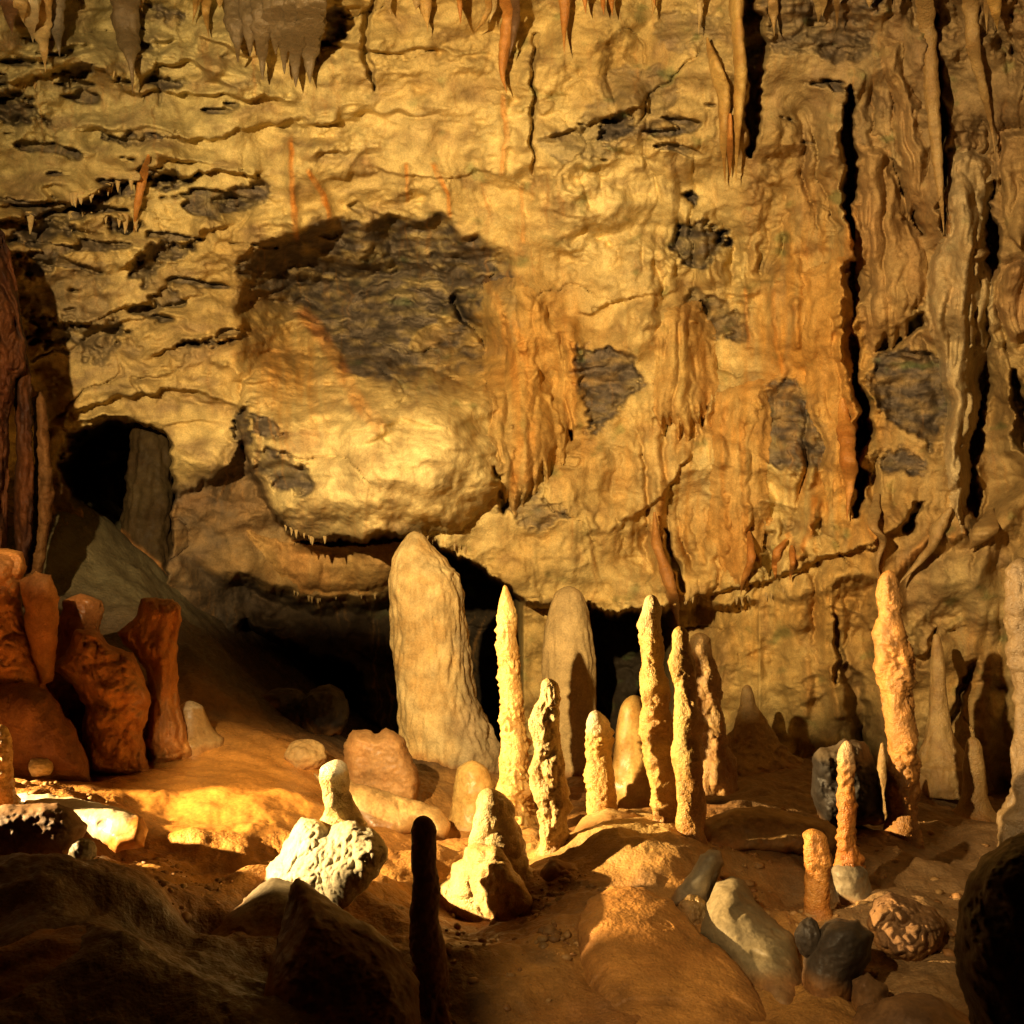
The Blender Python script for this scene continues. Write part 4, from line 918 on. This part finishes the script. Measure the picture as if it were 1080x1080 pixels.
drape('stalactite', 'single orange rib stalactite on the pale wall at upper left', ST, [(157,163,4),(150,190,4.5),(144,220,3.5),(141,245,1.5)], 'orange', .14, 1.0, 121)
# the dark red curtain at the far left
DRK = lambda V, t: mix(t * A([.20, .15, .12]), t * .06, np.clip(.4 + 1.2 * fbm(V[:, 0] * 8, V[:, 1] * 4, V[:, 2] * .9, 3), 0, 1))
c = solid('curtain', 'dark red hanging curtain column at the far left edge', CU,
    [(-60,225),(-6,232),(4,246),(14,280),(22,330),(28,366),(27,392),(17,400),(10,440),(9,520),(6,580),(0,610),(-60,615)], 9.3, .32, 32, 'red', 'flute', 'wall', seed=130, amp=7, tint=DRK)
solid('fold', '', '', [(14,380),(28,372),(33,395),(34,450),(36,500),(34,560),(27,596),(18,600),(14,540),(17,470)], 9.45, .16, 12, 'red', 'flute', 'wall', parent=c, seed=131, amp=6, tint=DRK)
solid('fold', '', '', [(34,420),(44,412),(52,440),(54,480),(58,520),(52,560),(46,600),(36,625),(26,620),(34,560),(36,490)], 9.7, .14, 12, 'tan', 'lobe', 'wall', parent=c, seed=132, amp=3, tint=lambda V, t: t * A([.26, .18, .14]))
# ribs of the orange lower right wall
for k, (lab, pts, pal) in enumerate([
    ('forked orange drip curtain above the ledge, left of its neighbours', [(790,560,4),(793,590,4),(783,615,3),(781,628,1.5)], 'orange'),
    ('orange drip curtain curving round a small hollow above the ledge', [(830,568,4),(820,580,4),(817,600,3.5),(818,612,2)], 'orange'),
    ('stubby orange drip between two hollows above the ledge', [(835,575,4),(836,595,3.5),(833,612,2)], 'orange'),
    ('long crooked vein-like drip on the wall above the large lone stalagmite', [(925,520,7),(920,556,5),(933,570,3.5),(925,590,3),(926,612,2)], 'tan'),
    ('orange pointed drip on the right wall between crack and jellyfish cascade', [(888,420,8),(893,470,8),(897,505,6),(893,548,3)], 'orange'),
    ('ragged tan curtain edge sweeping down toward the large lone stalagmite', [(1003,535,7),(990,555,7),(984,575,5),(965,598,5),(948,615,3)], 'tan'),
    ('tan leaf-shaped flake on the right wall below the jellyfish cascade', [(1046,535,4),(1040,556,12),(1030,572,9),(1022,580,3)], 'tan')]):
    drape('curtain', lab, CU, pts, pal, .14, 1.3, 140 + k, amp=1.0)
# folds on the right of the alcove
patch('orange drip folds hanging down the right rim of the scooped alcove', [(512,300),(545,292),(575,330),(600,390),(606,455),(590,490),(566,525),(545,545),(528,520),(518,460),(512,390)], 'gold', .12, .13, 10, 30, 150, tint=OCH(.12))
patch('orange rock flank with faint vertical drips beneath the bulging belly, left of the massive column', [(262,560),(300,575),(380,578),(425,572),(425,624),(360,630),(318,628),(290,600)], 'gold', .12, .08, 14, 10, 151, tint=OCH(.4, (.40, .20, .06)))
# little straws along the ledges: one mesh, many copies
def straw_mesh():
    n, na = 12, 9
    t = np.linspace(0, 1, n); R = .5 * (1 - t) ** .8 + .03
    a = np.linspace(0, 2 * math.pi, na, endpoint=False)
    X = R[:, None] * np.cos(a) + .12 * np.sin(3 * t)[:, None]; Y = R[:, None] * np.sin(a); Z = np.repeat(-t[:, None], na, 1)
    V = np.stack([X, Y, Z], -1).reshape(-1, 3)
    i = np.arange(n * na).reshape(n, na); j = np.roll(i, -1, 1)
    me = raw_mesh('straw_stalactite', V, np.stack([i[:-1], i[1:], j[1:], j[:-1]], -1).reshape(-1, 4), paint(V, 'cream'))
    me.materials.append(M['calc']); return me
_straw = straw_mesh(); rnd = random.Random(5)
LEDGES = [
    ('tiny pale straw stalactite in the fringe under the bulging belly of the wall', 'straws under the bulging belly', [(300,556),(332,570),(345,568)], 9, 4, 10),
    ('tiny straw stalactite in the fringe above the massive column', 'straws above the massive column', [(440,564),(492,580)], 14, 3, 9),
    ('tiny straw stalactite along the long ledge above the pale back wall', 'straws along the long ledge', [(716,632),(790,632),(850,618)], 20, 3, 9),
    ('thin straw stalactite over the dark recess at upper left', 'straws over the upper left recess', [(55,212),(100,202),(140,188)], 14, 6, 16),
    ('thin straw stalactite on the second pale ledge at far left', 'straws on the second ledge at far left', [(8,228),(60,226),(150,230)], 8, 8, 26),
    ('thin straw stalactite under the pale ledge near the top left cluster', 'straws under the top left ledge', [(20,92),(60,86),(110,78),(165,80)], 11, 3, 9),
    ('tiny straw stalactite on the lower rim of the brown wall left of the massive column', 'straws on the brown rim', [(300,622),(335,634),(400,628)], 12, 2, 7),
]
for lab, grp, ln, cnt, h0, h1 in LEDGES:
    lx = [p[0] for p in ln]; ly = [p[1] for p in ln]
    for k in range(cnt):
        x = rnd.uniform(lx[0], lx[-1]); y = float(np.interp(x, lx, ly)) - 3
        d = float(wd(A([x]), A([y]))[0]) + .02; h = rnd.uniform(h0, h1) * d / F
        s = bpy.data.objects.new('straw_stalactite', _straw); col.objects.link(s)
        s.location = tuple(P(x, y, d)); s.scale = (h * .34 + .012, h * .34 + .012, h); s.rotation_euler.z = rnd.uniform(0, 6)
        tag(s, lab, ST, grp)

for ob in bpy.data.objects:
    if '_b' in ob: del ob['_b']

# ------------------------------------------------------------------ light
def spot(name, loc, aim, W, cone, blend, size, colr):
    L = bpy.data.lights.new(name, 'SPOT'); L.energy = W; L.spot_size = math.radians(cone); L.spot_blend = blend
    L.shadow_soft_size = size; L.color = colr
    o = bpy.data.objects.new(name, L); col.objects.link(o); o.location = loc
    from mathutils import Vector
    o.rotation_euler = (Vector(aim) - Vector(loc)).to_track_quat('-Z', 'Y').to_euler()
    return o
WARM = (1.0, .67, .29)
spot('cave_lamp', (-7.0, 6.35, 2.3), (.6, 7.25, .75), 14500, 46, .85, .06, WARM)
spot('wall_lamp', (-2.3, 1.0, 4.4), (.45, 11.5, 3.2), 7900, 86, 1.0, .05, (1.0, .70, .34))
spot('mound_fill', (-1.5, .6, 4.3), (1.1, 5.25, .1), 1000, 21, .7, .05, (1.0, .70, .34))  # added fill light that brightens the bottom centre mound

w = bpy.data.worlds.new('World'); sc.world = w; w.use_nodes = True
w.node_tree.nodes['Background'].inputs[0].default_value = (1, .6, .3, 1)
w.node_tree.nodes['Background'].inputs[1].default_value = .0015

cam = bpy.data.cameras.new('Camera'); cam.sensor_width = 36; cam.lens = 36 * F / 1080; cam.clip_end = 200; cam.clip_start = .05
co = bpy.data.objects.new('Camera', cam); col.objects.link(co); co.location = (0, 0, CZ); co.rotation_euler = (math.pi / 2, 0, 0)
sc.camera = co
sc.view_settings.view_transform = 'Standard'; sc.view_settings.look = 'None'; sc.view_settings.exposure = 0; sc.view_settings.gamma = 1
sc.cycles.use_denoising = True
sc.cycles.max_bounces = 6; sc.cycles.diffuse_bounces = 4
sc.cycles.sample_clamp_indirect = 4
